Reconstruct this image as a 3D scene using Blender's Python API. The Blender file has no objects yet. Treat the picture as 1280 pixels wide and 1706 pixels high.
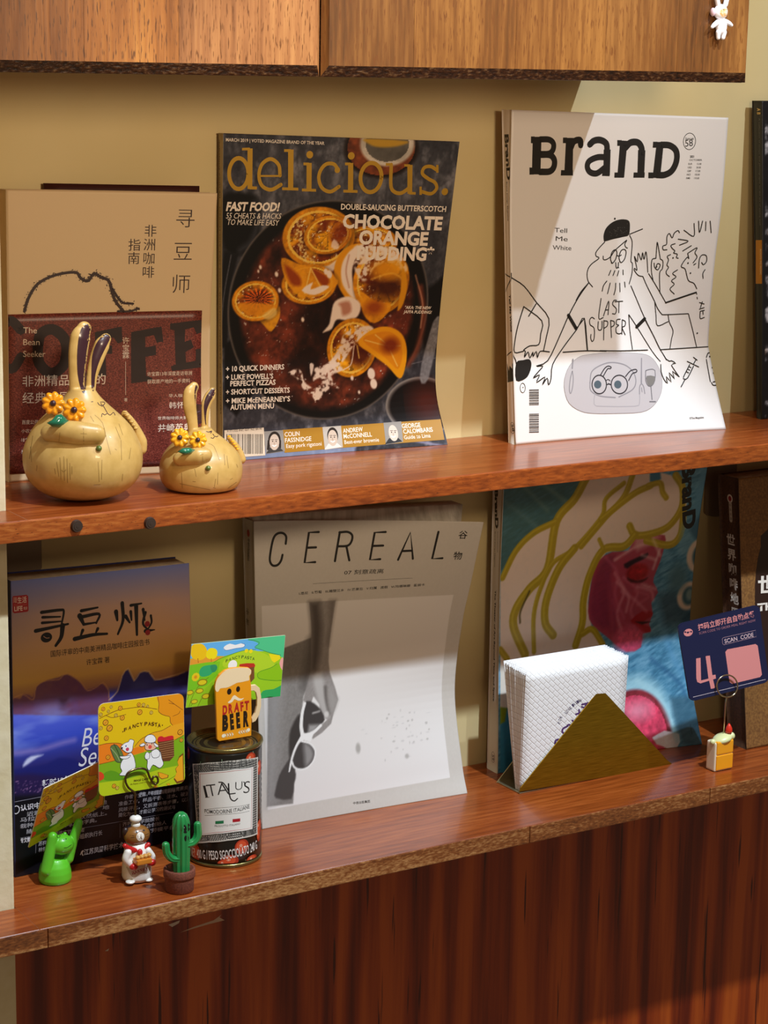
import bpy, bmesh, math, random
import numpy as np
from mathutils import Vector, Matrix
random.seed(7); rng = np.random.default_rng(5)
SC = bpy.context.scene
COL = SC.collection

# ------------------------------------------------------------------ camera
F_PX, CW, CH = 3500.0, 1280, 1706
YAW, PITCH, ROLL = 0.558626, 0.208355, 0.017220
CAM = np.array([0.0, -1.456, 0.6002])
fw = np.array([math.sin(YAW)*math.cos(PITCH), math.cos(YAW)*math.cos(PITCH), -math.sin(PITCH)])
rt0 = np.array([math.cos(YAW), -math.sin(YAW), 0.0]); up0 = np.cross(rt0, fw)
rt = math.cos(ROLL)*rt0 + math.sin(ROLL)*up0; up = -math.sin(ROLL)*rt0 + math.cos(ROLL)*up0
cd = bpy.data.cameras.new('camera'); cam = bpy.data.objects.new('camera', cd); COL.objects.link(cam)
cd.sensor_fit = 'HORIZONTAL'; cd.sensor_width = 36.0; cd.lens = 36.0*F_PX/CW; cd.clip_start = 0.01
cam.matrix_world = Matrix(((rt[0], up[0], -fw[0], CAM[0]), (rt[1], up[1], -fw[1], CAM[1]), (rt[2], up[2], -fw[2], CAM[2]), (0, 0, 0, 1)))
SC.camera = cam

# ------------------------------------------------------------------ world, lights, exposure
SC.view_settings.view_transform = 'Standard'; SC.view_settings.look = 'None'
SC.view_settings.gamma = 1.0; SC.view_settings.use_curve_mapping = False
SC.view_settings.exposure = 0.0
wd = bpy.data.worlds.new('room_light'); SC.world = wd; wd.use_nodes = True
wd.node_tree.nodes['Background'].inputs[0].default_value = (1.0, 0.74, 0.49, 1)
wd.node_tree.nodes['Background'].inputs[1].default_value = 0.19

def spot(name, loc, tgt, watts, col, cone, blend, radius):
    l = bpy.data.lights.new(name, 'SPOT'); o = bpy.data.objects.new(name, l); COL.objects.link(o)
    l.energy = watts; l.color = col; l.spot_size = math.radians(cone); l.spot_blend = blend; l.shadow_soft_size = radius
    o.location = loc; o.rotation_euler = (Vector(tgt)-Vector(loc)).to_track_quat('-Z', 'Y').to_euler()
    return o
spot('ceiling_spot_light', (0.98, -1.32, 2.18), (0.83, -0.10, -0.33), 252, (0.74, 0.87, 1.0), 24.9, 0.06, 0.03)
spot('cabinet_lamp_light', (1.28, -0.62, 1.06), (1.16, -0.05, 0.50), 15.5, (0.80, 0.90, 1.0), 150, 0.3, 0.006)
spot('ceiling_warm_light', (0.35, -1.1, 1.75), (0.75, -0.2, 0.66), 17, (1.0, 0.77, 0.52), 60, 0.6, 0.05)
spot('upper_bay_fill_light', (0.70, -1.10, 0.70), (0.84, 0.0, 0.58), 22.0, (1.0, 0.77, 0.52), 52, 0.75, 0.09)  # added warm fill that brightens the upper bay, not a fixture of the room

# ------------------------------------------------------------------ dimensions (metres)
Z1, Z2, ZC = 0.2946, 0.0, 0.5925          # shelf tops, cabinet underside
D1, D2, DC, TH = 0.1427, 0.1509, 0.21, 0.0148
PX, PY = 0.5348, 0.1046                   # pillar right edge and depth
PANY = 0.012

# ------------------------------------------------------------------ helpers
def pr(P):
    d = np.atleast_2d(P)-CAM; z = d@fw
    return np.stack([CW/2+F_PX*(d@rt)/z, CH/2-F_PX*(d@up)/z], -1)
def ray(x, y): return fw+rt*(x-CW/2)/F_PX-up*(y-CH/2)/F_PX
def on(x, y, ax, v):                      # point of a picture position on an axis-aligned plane of the place
    d = ray(x, y); t = (v-CAM[ax])/d[ax]; return CAM+t*d
def lin(c):
    c = np.asarray(c, float); return np.where(c <= .04045, c/12.92, ((c+.055)/1.055)**2.4)
def hexrgb(h): return tuple(int(h[i:i+2], 16)/255 for i in (0, 2, 4))
MATS = {}
def mat(key, rgb=None, rough=.5, metal=0., spec=.5, bump=None, coat=0., sub=0., trans=0.):
    if key in MATS: return MATS[key]
    m = bpy.data.materials.new(key); m.use_nodes = True; nt = m.node_tree; b = nt.nodes['Principled BSDF']
    if rgb is not None: b.inputs['Base Color'].default_value = (*lin(rgb), 1)
    b.inputs['Roughness'].default_value = rough; b.inputs['Metallic'].default_value = metal
    b.inputs['Specular IOR Level'].default_value = spec; b.inputs['Coat Weight'].default_value = coat
    if bump:
        sc_, st, dist = bump
        tc = nt.nodes.new('ShaderNodeTexCoord'); n = nt.nodes.new('ShaderNodeTexNoise'); n.inputs['Scale'].default_value = sc_; n.inputs['Detail'].default_value = 4
        bp = nt.nodes.new('ShaderNodeBump'); bp.inputs['Strength'].default_value = st; bp.inputs['Distance'].default_value = dist
        nt.links.new(tc.outputs['Object'], n.inputs['Vector']); nt.links.new(n.outputs[0], bp.inputs['Height']); nt.links.new(bp.outputs[0], b.inputs['Normal'])
    MATS[key] = m; return m
def ink(h, rough=.45, metal=0.): return mat('print_'+h+('_foil' if metal else ''), hexrgb(h), rough, metal)
def noisy(key, cols, scale, rough=.5, stretch=(1, 1, 1), detail=6, bump=0., bdist=.0005, spec=.5, metal=0., dist=0., coat=0., rr=None):
    """colour ramp over stretched noise: cols = [(pos, hex), ...]"""
    if key in MATS: return MATS[key]
    m = mat(key, None, rough, metal, spec, coat=coat); nt = m.node_tree; b = nt.nodes['Principled BSDF']
    tc = nt.nodes.new('ShaderNodeTexCoord'); mp = nt.nodes.new('ShaderNodeMapping'); mp.inputs['Scale'].default_value = stretch
    n = nt.nodes.new('ShaderNodeTexNoise'); n.inputs['Scale'].default_value = scale; n.inputs['Detail'].default_value = detail; n.inputs['Distortion'].default_value = dist
    r = nt.nodes.new('ShaderNodeValToRGB')
    while len(r.color_ramp.elements) < len(cols): r.color_ramp.elements.new(.5)
    for e, (p, h) in zip(r.color_ramp.elements, cols): e.position = p; e.color = (*lin(hexrgb(h)), 1)
    L = nt.links.new
    L(tc.outputs['Object'], mp.inputs[0]); L(mp.outputs[0], n.inputs['Vector']); L(n.outputs[0], r.inputs[0]); L(r.outputs[0], b.inputs['Base Color'])
    if bump:
        bp = nt.nodes.new('ShaderNodeBump'); bp.inputs['Strength'].default_value = bump; bp.inputs['Distance'].default_value = bdist
        L(n.outputs[0], bp.inputs['Height']); L(bp.outputs[0], b.inputs['Normal'])
    if rr:
        mr = nt.nodes.new('ShaderNodeMapRange'); mr.inputs[3].default_value = rr[0]; mr.inputs[4].default_value = rr[1]
        L(n.outputs[0], mr.inputs[0]); L(mr.outputs[0], b.inputs['Roughness'])
    return m
def wood(key, dark, mid, light, axis, s1=5, s2=60, rough=.35, pore=None, coat=.0, spec=.5, k=30, wav=None, pl=None):
    """long grain along an axis: broad tone noise + fine streaks + pores"""
    if key in MATS: return MATS[key]
    m = mat(key, None, rough, 0, spec, coat=coat); nt = m.node_tree; b = nt.nodes['Principled BSDF']; L = nt.links.new; N = nt.nodes.new
    tc = N('ShaderNodeTexCoord')
    def nz(sc, stretch, detail=5, dist=0.):
        mp = N('ShaderNodeMapping'); mp.inputs['Scale'].default_value = stretch; L(tc.outputs['Object'], mp.inputs[0])
        n = N('ShaderNodeTexNoise'); n.inputs['Scale'].default_value = sc; n.inputs['Detail'].default_value = detail; n.inputs['Distortion'].default_value = dist
        L(mp.outputs[0], n.inputs['Vector']); return n
    st = [1., 1., 1.]; st[axis] = 1./12; fs = [1., 1., 1.]; fs[axis] = 1./k
    a = nz(s1, st, 4, .6); f = nz(s2, fs, 6, .2)
    mx = N('ShaderNodeMath'); mx.operation = 'MULTIPLY_ADD'; mx.inputs[1].default_value = .55; L(a.outputs[0], mx.inputs[0])
    m2 = N('ShaderNodeMath'); m2.operation = 'MULTIPLY'; m2.inputs[1].default_value = .45; L(f.outputs[0], m2.inputs[0]); L(m2.outputs[0], mx.inputs[2])
    src = mx.outputs[0]
    if wav:
        mp = N('ShaderNodeMapping'); ws = [1., 1., 1.]; ws[axis] = wav[1]; mp.inputs['Scale'].default_value = ws; L(tc.outputs['Object'], mp.inputs[0])
        w = N('ShaderNodeTexWave'); w.wave_type = 'BANDS'; w.bands_direction = 'X' if axis == 2 else 'Y'; w.inputs['Scale'].default_value = wav[0]; w.inputs['Distortion'].default_value = wav[2]; w.inputs['Detail'].default_value = 3; w.inputs['Detail Scale'].default_value = wav[3]
        L(mp.outputs[0], w.inputs['Vector'])
        m3 = N('ShaderNodeMath'); m3.operation = 'MULTIPLY_ADD'; m3.inputs[1].default_value = .22; L(w.outputs[1], m3.inputs[0])
        m4 = N('ShaderNodeMath'); m4.operation = 'MULTIPLY_ADD'; m4.inputs[1].default_value = .82; m4.inputs[2].default_value = -.02; L(src, m4.inputs[0]); L(m4.outputs[0], m3.inputs[2]); src = m3.outputs[0]
    r = N('ShaderNodeValToRGB'); r.color_ramp.elements.new(.5)
    for e, (p, h) in zip(r.color_ramp.elements, ((.36, dark), (.5, mid), (.64, light))): e.position = p; e.color = (*lin(hexrgb(h)), 1)
    L(src, r.inputs[0]); out = r.outputs[0]
    if pore:
        ps = [1., 1., 1.]; ps[axis] = 1./(pl or 9)
        p = nz(pore[0], ps, 2); rp = N('ShaderNodeValToRGB'); rp.color_ramp.elements[0].position = pore[1]; rp.color_ramp.elements[1].position = pore[1]+.06
        rp.color_ramp.elements[0].color = (0, 0, 0, 1); rp.color_ramp.elements[1].color = (1, 1, 1, 1); L(p.outputs[0], rp.inputs[0])
        mi = N('ShaderNodeMix'); mi.data_type = 'RGBA'; mi.inputs[7].default_value = (*lin(hexrgb(pore[2])), 1); L(rp.outputs[0], mi.inputs[0]); L(out, mi.inputs[6]); out = mi.outputs[2]
    L(out, b.inputs['Base Color'])
    bp = N('ShaderNodeBump'); bp.inputs['Strength'].default_value = .25; bp.inputs['Distance'].default_value = .0006; L(f.outputs[0], bp.inputs['Height']); L(bp.outputs[0], b.inputs['Normal'])
    return m
def vcol(key='printed_cover', rough=.4, coat=0., spec=.5):
    if key in MATS: return MATS[key]
    m = mat(key, None, rough, 0, spec, coat=coat); nt = m.node_tree
    a = nt.nodes.new('ShaderNodeVertexColor'); a.layer_name = 'Col'; nt.links.new(a.outputs[0], nt.nodes['Principled BSDF'].inputs['Base Color']); return m

def mk(name, V, Fc, m, parent=None, smooth=True, mi=None):
    me = bpy.data.meshes.new(name); V = np.asarray(V, float)
    if isinstance(Fc, np.ndarray):
        n, k = Fc.shape; me.vertices.add(len(V)); me.vertices.foreach_set('co', V.ravel()); me.loops.add(n*k); me.loops.foreach_set('vertex_index', Fc.astype(np.int32).ravel())
        me.polygons.add(n); me.polygons.foreach_set('loop_start', np.arange(0, n*k, k, dtype=np.int32)); me.update(calc_edges=True)
    else: me.from_pydata(V.tolist(), [], Fc)
    for x in (m if isinstance(m, (list, tuple)) else [m]): me.materials.append(x)
    if mi is not None: me.polygons.foreach_set('material_index', np.asarray(mi, np.int32))
    if smooth: me.polygons.foreach_set('use_smooth', [True]*len(me.polygons))
    me.update()
    o = bpy.data.objects.new(name, me); COL.objects.link(o)
    if parent: setp(o, parent)
    return o
def setp(o, parent):
    o.parent = parent
    if parent.type == 'EMPTY': o.matrix_parent_inverse = Matrix.Translation(-Vector(parent.location))
def tag(o, label=None, cat=None, group=None, kind=None):
    if label: o['label'] = label
    if cat: o['category'] = cat
    if group: o['group'] = group
    if kind: o['kind'] = kind
    return o
def thing(name, label, cat, loc, group=None):
    o = bpy.data.objects.new(name, None); COL.objects.link(o); o.location = tuple(float(v) for v in loc); o.empty_display_size = .01
    return tag(o, label, cat, group)
def bmo(name, bm, m, parent=None, smooth=False):
    me = bpy.data.meshes.new(name); bmesh.ops.recalc_face_normals(bm, faces=bm.faces); bm.to_mesh(me); bm.free()
    for x in (m if isinstance(m, (list, tuple)) else [m]): me.materials.append(x)
    if smooth: me.polygons.foreach_set('use_smooth', [True]*len(me.polygons))
    o = bpy.data.objects.new(name, me); COL.objects.link(o)
    if parent: setp(o, parent)
    return o
def addbox(bm, lo, hi, bev=0., seg=2):
    r = bmesh.ops.create_cube(bm, size=1.); lo = Vector(lo); hi = Vector(hi)
    for v in r['verts']: v.co = Vector(((v.co.x+.5)*(hi.x-lo.x)+lo.x, (v.co.y+.5)*(hi.y-lo.y)+lo.y, (v.co.z+.5)*(hi.z-lo.z)+lo.z))
    if bev:
        es = {e for v in r['verts'] for e in v.link_edges}; bmesh.ops.bevel(bm, geom=list(es), offset=bev, segments=seg, affect='EDGES', profile=.6)
def box(name, lo, hi, m, parent=None, bev=0., seg=2):
    bm = bmesh.new(); addbox(bm, lo, hi, bev, seg); return bmo(name, bm, m, parent)
def lathe_vf(prof, c, n=48, fr=None, rad=None):
    """prof [(r,z)], centre c, optional rad(angle, r, z) modifier"""
    V = []; Fc = []
    for (r, z) in prof:
        for k in range(n):
            a = 2*math.pi*k/n; q = rad(a, r, z) if rad else r; V.append((c[0]+q*math.cos(a), c[1]+q*math.sin(a), c[2]+z))
    for j in range(len(prof)-1):
        for k in range(n): Fc.append((j*n+k, j*n+(k+1) % n, (j+1)*n+(k+1) % n, (j+1)*n+k))
    Fc.append(tuple(range(n-1, -1, -1))); Fc.append(tuple((len(prof)-1)*n+k for k in range(n)))
    return V, Fc
def lathe(name, prof, c, m, parent=None, n=48, rad=None, smooth=True):
    V, Fc = lathe_vf(prof, c, n, rad=rad); return mk(name, V, Fc, m, parent, smooth)
def smooth_pts(P, k=8, closed=False):
    P = [np.asarray(p, float) for p in P]
    if len(P) < 3: return P
    out = []; n = len(P)
    for i in range(n if closed else n-1):
        if closed: p0, p1, p2, p3 = P[i-1], P[i], P[(i+1) % n], P[(i+2) % n]
        else: p0 = P[i-1] if i else 2*P[0]-P[1]; p1 = P[i]; p2 = P[i+1]; p3 = P[i+2] if i+2 < n else 2*P[-1]-P[-2]
        for j in range(k):
            t = j/k; out.append(.5*((2*p1)+(-p0+p2)*t+(2*p0-5*p1+4*p2-p3)*t*t+(-p0+3*p1-3*p2+p3)*t**3))
    if not closed: out.append(P[-1])
    return out
def tube_vf(P, R, n=12, squash=None):
    P = [np.asarray(p, float) for p in P]; R = [R]*len(P) if np.isscalar(R) else R
    V = []; Fc = []; ref = None
    for i, p in enumerate(P):
        t = P[min(i+1, len(P)-1)]-P[max(i-1, 0)]; t = t/np.linalg.norm(t)
        if ref is None:
            ref = np.cross(t, [0, 1, 0]); 
            if np.linalg.norm(ref) < .2: ref = np.cross(t, [1, 0, 0])
        a = ref-t*(ref@t); a /= np.linalg.norm(a); b = np.cross(t, a); ref = a
        for k in range(n):
            q = 2*math.pi*k/n; V.append(p+R[i]*(math.cos(q)*a+math.sin(q)*b*(squash or 1)))
    for i in range(len(P)-1):
        for k in range(n): Fc.append((i*n+k, i*n+(k+1) % n, (i+1)*n+(k+1) % n, (i+1)*n+k))
    Fc.append(tuple(range(n-1, -1, -1))); Fc.append(tuple((len(P)-1)*n+k for k in range(n)))
    return V, Fc
def tube(name, P, R, m, parent=None, n=12, squash=None): return mk(name, *tube_vf(P, R, n, squash), m, parent)
def capsule(P, R, k=5):
    """round the ends of a tube path"""
    P = [np.asarray(p, float) for p in P]; R = [R]*len(P) if np.isscalar(R) else list(R)
    t0 = P[0]-P[1]; t0 /= np.linalg.norm(t0); t1 = P[-1]-P[-2]; t1 /= np.linalg.norm(t1)
    A = [(P[0]+t0*R[0]*math.sin(a), R[0]*math.cos(a)) for a in np.linspace(1.5, .25, k)]; B = [(P[-1]+t1*R[-1]*math.sin(a), R[-1]*math.cos(a)) for a in np.linspace(.25, 1.5, k)]
    return [a[0] for a in A]+P+[b[0] for b in B], [a[1] for a in A]+R+[b[1] for b in B]
def ell_vf(c, r, rot=None, n=24, mz=14):
    V = []; Fc = []; rot = rot or Matrix.Identity(3)
    for i in range(1, mz):
        th = math.pi*i/mz
        for k in range(n):
            a = 2*math.pi*k/n; v = rot@Vector((r[0]*math.sin(th)*math.cos(a), r[1]*math.sin(th)*math.sin(a), -r[2]*math.cos(th))); V.append(np.array(c)+np.array(v))
    for i in range(mz-2):
        for k in range(n): Fc.append((i*n+k, i*n+(k+1) % n, (i+1)*n+(k+1) % n, (i+1)*n+k))
    V.append(np.array(c)+np.array(rot@Vector((0, 0, -r[2])))); V.append(np.array(c)+np.array(rot@Vector((0, 0, r[2])))); s, e = len(V)-2, len(V)-1
    for k in range(n): Fc.append((s, (k+1) % n, k)); Fc.append(((mz-2)*n+k, (mz-2)*n+(k+1) % n, e))
    return V, Fc
def ellipsoid(name, c, r, m, parent=None, rot=None, n=24, mz=14): return mk(name, *ell_vf(c, r, rot, n, mz), m, parent)
def join(parts):
    V = []; Fc = []
    for v, f in parts:
        o = len(V); V += [tuple(x) for x in v]; Fc += [tuple(i+o for i in q) for q in f]
    return V, Fc
def fuse(name, parts, m, parent, vox=.0007, sm=2):
    """several overlapping solids made one continuous skin"""
    o = mk(name, *join(parts), m, parent); mo = o.modifiers.new('r', 'REMESH'); mo.mode = 'VOXEL'; mo.voxel_size = vox; mo.use_smooth_shade = True
    s = o.modifiers.new('s', 'SMOOTH'); s.factor = .6; s.iterations = sm*3
    dg = bpy.context.evaluated_depsgraph_get(); me = bpy.data.meshes.new_from_object(o.evaluated_get(dg)); o.modifiers.clear(); old = o.data; o.data = me; bpy.data.meshes.remove(old)
    me.polygons.foreach_set('use_smooth', [True]*len(me.polygons)); return o

# ------------------------------------------------------------------ printed surfaces
class Surf:
    """P(u,v) gives points; W,H in mm"""
    def __init__(s, fn, W, H): s.fn, s.W, s.H = fn, W, H
    def P(s, u, v): return s.fn(np.asarray(u, float), np.asarray(v, float))
    def N(s, u, v):
        e = 1e-3; n = np.cross(s.P(u+e, v)-s.P(u-e, v), s.P(u, v+e)-s.P(u, v-e)); return n/np.linalg.norm(n, axis=-1, keepdims=True)
    def uv(s, x, y):                       # picture position -> mm on this surface
        q = np.array([.5, .5])
        for _ in range(12):
            p = pr(s.P(q[0:1], q[1:2]))[0]; e = 1e-3
            J = np.stack([(pr(s.P(q[0:1]+e, q[1:2]))[0]-p)/e, (pr(s.P(q[0:1], q[1:2]+e))[0]-p)/e], 1)
            q = q+np.clip(np.linalg.solve(J, np.array([x, y])-p), -.4, .4)
        return np.array([q[0]*s.W, q[1]*s.H])
def quad(TL, TR, BR, BL):
    TL, TR, BR, BL = map(np.asarray, (TL, TR, BR, BL))
    def f(u, v): u = u[:, None]; v = v[:, None]; return (BL*(1-u)+BR*u)*(1-v)+(TL*(1-u)+TR*u)*v
    return Surf(f, 1000*np.linalg.norm(TR-TL+BR-BL)/2, 1000*np.linalg.norm(TL-BL+TR-BR)/2)
TAB = {}
def table(tab, z):
    key = tuple(map(tuple, tab))
    if key in TAB: return np.interp(z, *TAB[key])
    t = sorted((q[1], q[0]) for q in tab); zs = [q[0] for q in t]; ys = [q[1] for q in t]
    if len(t) > 2:                         # soften the samples
        P = smooth_pts([np.array(q) for q in t], 10); zs = [p[0] for p in P]; ys = [p[1] for p in P]
    TAB[key] = (zs, ys); return np.interp(z, zs, ys)
class Sheet(Surf):
    """book cover: left edge and right edge given as (y,z) samples, blended across"""
    def __init__(s, xL, xR, L, R, p=1.5, off=0.):
        s.xL, s.xR, s.L, s.R, s.p = xL, xR, L, R, p
        s.zL = (min(q[1] for q in L), max(q[1] for q in L)); s.zR = (min(q[1] for q in R), max(q[1] for q in R))
        s.W = 1000*(xR-xL); s.H = 1000*(s.zL[1]-s.zL[0]+s.zR[1]-s.zR[0])/2
    def P(s, u, v):
        u = np.asarray(u, float); v = np.asarray(v, float); w = np.clip(u, 0, None)**s.p
        zl = s.zL[0]+v*(s.zL[1]-s.zL[0]); zr = s.zR[0]+v*(s.zR[1]-s.zR[0])
        y = table(s.L, zl)*(1-w)+table(s.R, zr)*w
        return np.stack([s.xL+u*(s.xR-s.xL), y, zl*(1-u)+zr*u], -1)
def grid_mesh(name, S, nx, ny, m, parent, rim=.0005, cols=None, u0=0, u1=1, v0=0, v1=1, off=0.):
    u, v = np.meshgrid(np.linspace(u0, u1, nx+1), np.linspace(v0, v1, ny+1)); u = u.ravel(); v = v.ravel(); P = S.P(u, v)
    if off: P = P+S.N(u, v)*off
    i = np.arange((nx+1)*(ny+1)).reshape(ny+1, nx+1); Fq = np.stack([i[:-1, :-1], i[:-1, 1:], i[1:, 1:], i[1:, :-1]], -1).reshape(-1, 4)
    b = np.concatenate([i[0, :], i[1:, -1], i[-1, -2::-1], i[-2:0:-1, 0]]); n0 = len(P)
    B = P[b]-S.N(u[b], v[b])*rim; P2 = np.concatenate([P, B]); k = len(b); r = np.arange(k)
    Fr = np.stack([b, n0+r, n0+(r+1) % k, b[(r+1) % k]], -1)
    me_mi = np.zeros(len(Fq)+len(Fr), int)
    ms = m if isinstance(m, list) else [m]
    if len(ms) > 1: me_mi[len(Fq):] = 1
    o = mk(name, P2, np.concatenate([Fq, Fr]), ms, parent, True, me_mi)
    if cols is not None:
        c = np.concatenate([cols, cols[b]]); at = o.data.color_attributes.new('Col', 'BYTE_COLOR', 'POINT')
        at.data.foreach_set('color', np.concatenate([lin(np.clip(c, 0, 1)), np.ones((len(c), 1))], 1).astype(np.float32).ravel())
    return o
def back_solid(name, S, depth, m, parent, nx=10, ny=24, inset=(.0, .0, .0, .0), gap=.0006, ymax=-.0008):
    """closed block behind a sheet; depth(u,v)->metres behind the front"""
    u, v = np.meshgrid(np.linspace(inset[0], 1-inset[1], nx+1), np.linspace(inset[2], 1-inset[3], ny+1)); u = u.ravel(); v = v.ravel(); A = S.P(u, v).copy(); B = A.copy()
    A[:, 1] = np.minimum(A[:, 1]+gap, ymax-.0004); B[:, 1] = np.minimum(B[:, 1]+depth(u, v), ymax)
    i = np.arange(len(u)).reshape(ny+1, nx+1); Fq = np.stack([i[:-1, :-1], i[:-1, 1:], i[1:, 1:], i[1:, :-1]], -1).reshape(-1, 4); n0 = len(u)
    b = np.concatenate([i[0, :], i[1:, -1], i[-1, -2::-1], i[-2:0:-1, 0]]); k = len(b); r = np.arange(k)
    Fr = np.stack([b, n0+b, n0+b[(r+1) % k], b[(r+1) % k]], -1)
    return mk(name, np.concatenate([A, B]), np.concatenate([Fq, (Fq+n0)[:, ::-1], Fr]), m, parent, False)

def glyphs(s, bold=0.):
    key = (s, bold)
    cu = bpy.data.curves.new('t', 'FONT'); cu.body = s; cu.size = 1; cu.resolution_u = 2 if len(s) > 6 else 4; cu.offset = bold
    ob = bpy.data.objects.new('t', cu); me = bpy.data.meshes.new_from_object(ob)
    me.calc_loop_triangles(); V = np.array([v.co[:2] for v in me.vertices]).reshape(-1, 2); T = np.array([t.vertices[:] for t in me.loop_triangles], int).reshape(-1, 3)
    bpy.data.meshes.remove(me); bpy.data.objects.remove(ob); bpy.data.curves.remove(cu); return V, T
def tess(P):
    from mathutils.geometry import tessellate_polygon
    P = [Vector((p[0], p[1], 0)) for p in P]; return np.array([(a, b, c) for a, b, c in tessellate_polygon([P])], int).reshape(-1, 3)
class Print:
    """flat ink on a surface: polygons, strokes and lettering bent onto it, one mesh"""
    def __init__(s, S, zoom=None): s.S = S; s.V = []; s.T = []; s.M = []; s.n = 0; s.mats = []; s.z = zoom; s.lay = 0
    def px(s, pts):
        if s.z: pts = [(s.z[0]+p[0]/s.z[2], s.z[1]+p[1]/s.z[2]) for p in pts]
        return [s.S.uv(*p) for p in pts]
    def add(s, V, T, m, lift=None):
        V = np.asarray(V, float); T = np.asarray(T, int)
        if len(T) == 0: return
        a = V[T[:, 0]]; d = (V[T[:, 1]]-a)[:, 0]*(V[T[:, 2]]-a)[:, 1]-(V[T[:, 1]]-a)[:, 1]*(V[T[:, 2]]-a)[:, 0]
        T = np.where((d < 0)[:, None], T[:, ::-1], T)
        V = list(map(tuple, V)); out = []; st = [tuple(t) for t in T]; lim = getattr(s, 'lim', 3.0)**2; mid = {}
        while st:
            t = st.pop(); e = [(V[t[i]][0]-V[t[(i+1) % 3]][0])**2+(V[t[i]][1]-V[t[(i+1) % 3]][1])**2 for i in range(3)]; j = int(np.argmax(e))
            if e[j] <= lim: out.append(t); continue
            a_, b_, c_ = t[j], t[(j+1) % 3], t[(j+2) % 3]; k = (min(a_, b_), max(a_, b_))
            if k not in mid: mid[k] = len(V); V.append(((V[a_][0]+V[b_][0])/2, (V[a_][1]+V[b_][1])/2))
            st += [(a_, mid[k], c_), (mid[k], b_, c_)]
        V = np.array(V); s.lay += 1
        if s.S.W != 1 and s.S.W != 1000.: V = np.stack([np.clip(V[:, 0], .1, s.S.W-.1), np.clip(V[:, 1], .1, s.S.H-.1)], 1)   # ink ends at the sheet's edge
        u = V[:, 0]/s.S.W; v = V[:, 1]/s.S.H
        h = lift if lift is not None else (.05+.03*getattr(s, 'level', 0)+.0015*min(s.lay, 300))
        P = s.S.P(u, v)+s.S.N(u, v)*h*1e-3
        if m not in s.mats: s.mats.append(m)
        s.V.append(P); s.T.append(np.array(out)+s.n); s.n += len(P); s.M += [s.mats.index(m)]*len(out)
    def poly(s, pts, h, sm=0, mm=False):
        P = pts if mm else s.px(pts)
        if sm: P = smooth_pts(P, sm, True)
        s.add(P, tess(P), ink(h) if isinstance(h, str) else h)
    def line(s, pts, w, h, sm=5, mm=False, w2=None, closed=False):
        P = [np.asarray(p) for p in (pts if mm else s.px(pts))]
        if sm and len(P) > 2: P = smooth_pts(P, sm, closed)
        if closed: P = list(P)+[P[0]]
        Q = [P[0]]
        for p in P[1:]:
            if np.linalg.norm(p-Q[-1]) > .05: Q.append(p)
        P = Q
        if len(P) < 2: return
        n = len(P); A = []; B = []
        for i, p in enumerate(P):
            t = P[min(i+1, n-1)]-P[max(i-1, 0)]; t = t/(np.linalg.norm(t)+1e-9); q = np.array([-t[1], t[0]])
            ww = w if w2 is None else w+(w2-w)*i/(n-1)
            A.append(p+q*ww/2); B.append(p-q*ww/2)
        V = A+B; T = []
        for i in range(n-1): T += [(i, i+1, n+i), (i+1, n+i+1, n+i)]
        for e, ww in ((P[0], w), (P[-1], w if w2 is None else w2)):
            c = len(V); V = V+[e]+[e+ww/2*np.array([math.cos(a), math.sin(a)]) for a in np.linspace(0, 2*math.pi, 9)[:-1]]
            T += [(c, c+1+k, c+1+(k+1) % 8) for k in range(8)]
        s.add(V, T, ink(h) if isinstance(h, str) else h)
    def disc(s, c, r, h, ry=None, n=24):   # c in picture, r in mm
        q = s.px([c])[0]; a = np.linspace(0, 2*math.pi, n+1)[:-1]; s.poly([q+np.array([r*math.cos(t), (ry or r)*math.sin(t)]) for t in a], h, mm=True)
    def ring(s, c, r, w, h, ry=None, n=32):
        q = s.px([c])[0]; a = np.linspace(0, 2*math.pi, n+1)[:-1]; s.line([q+np.array([r*math.cos(t), (ry or r)*math.sin(t)]) for t in a], w, h, sm=0, mm=True, closed=True)
    def text(s, t, p0, p1, hm, h, bold=0., shear=0., cjk=False, arc=0.):
        """baseline p0->p1 in the picture, hm = cap height in mm"""
        q0, q1 = s.px([p0, p1]); d = q1-q0; L = np.linalg.norm(d); d /= L; nn = np.array([-d[1], d[0]])
        V, T = glyphs(t, bold)
        if len(T) == 0: return
        x0, x1 = V[:, 0].min(), V[:, 0].max(); X = (V[:, 0]-x0)/(x1-x0)*L; Y = V[:, 1]/(.85 if cjk else .682)*hm
        if cjk: Y = Y+.08/.85*hm
        X = X+Y*shear
        if arc: Y = Y+arc*(1-((X/L-.5)*2)**2)
        s.add(q0+X[:, None]*d+Y[:, None]*nn, T, ink(h) if isinstance(h, str) else h)
    def vtext(s, t, p0, p1, size, h, bold=0.):   # column of characters, p0 centre of first, p1 centre of last, size mm
        q0, q1 = s.px([p0, p1]); n = max(len(t)-1, 1)
        for i, ch in enumerate(t):
            V, T = glyphs(ch, bold); c = q0+(q1-q0)*i/n; s.add(c+(V-np.array([.5, .36]))*size/.85, T, ink(h) if isinstance(h, str) else h)
    def build(s, name, parent):
        if not s.V: return None
        return mk(name, np.concatenate(s.V), np.concatenate(s.T), s.mats, parent, False, s.M)

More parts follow.
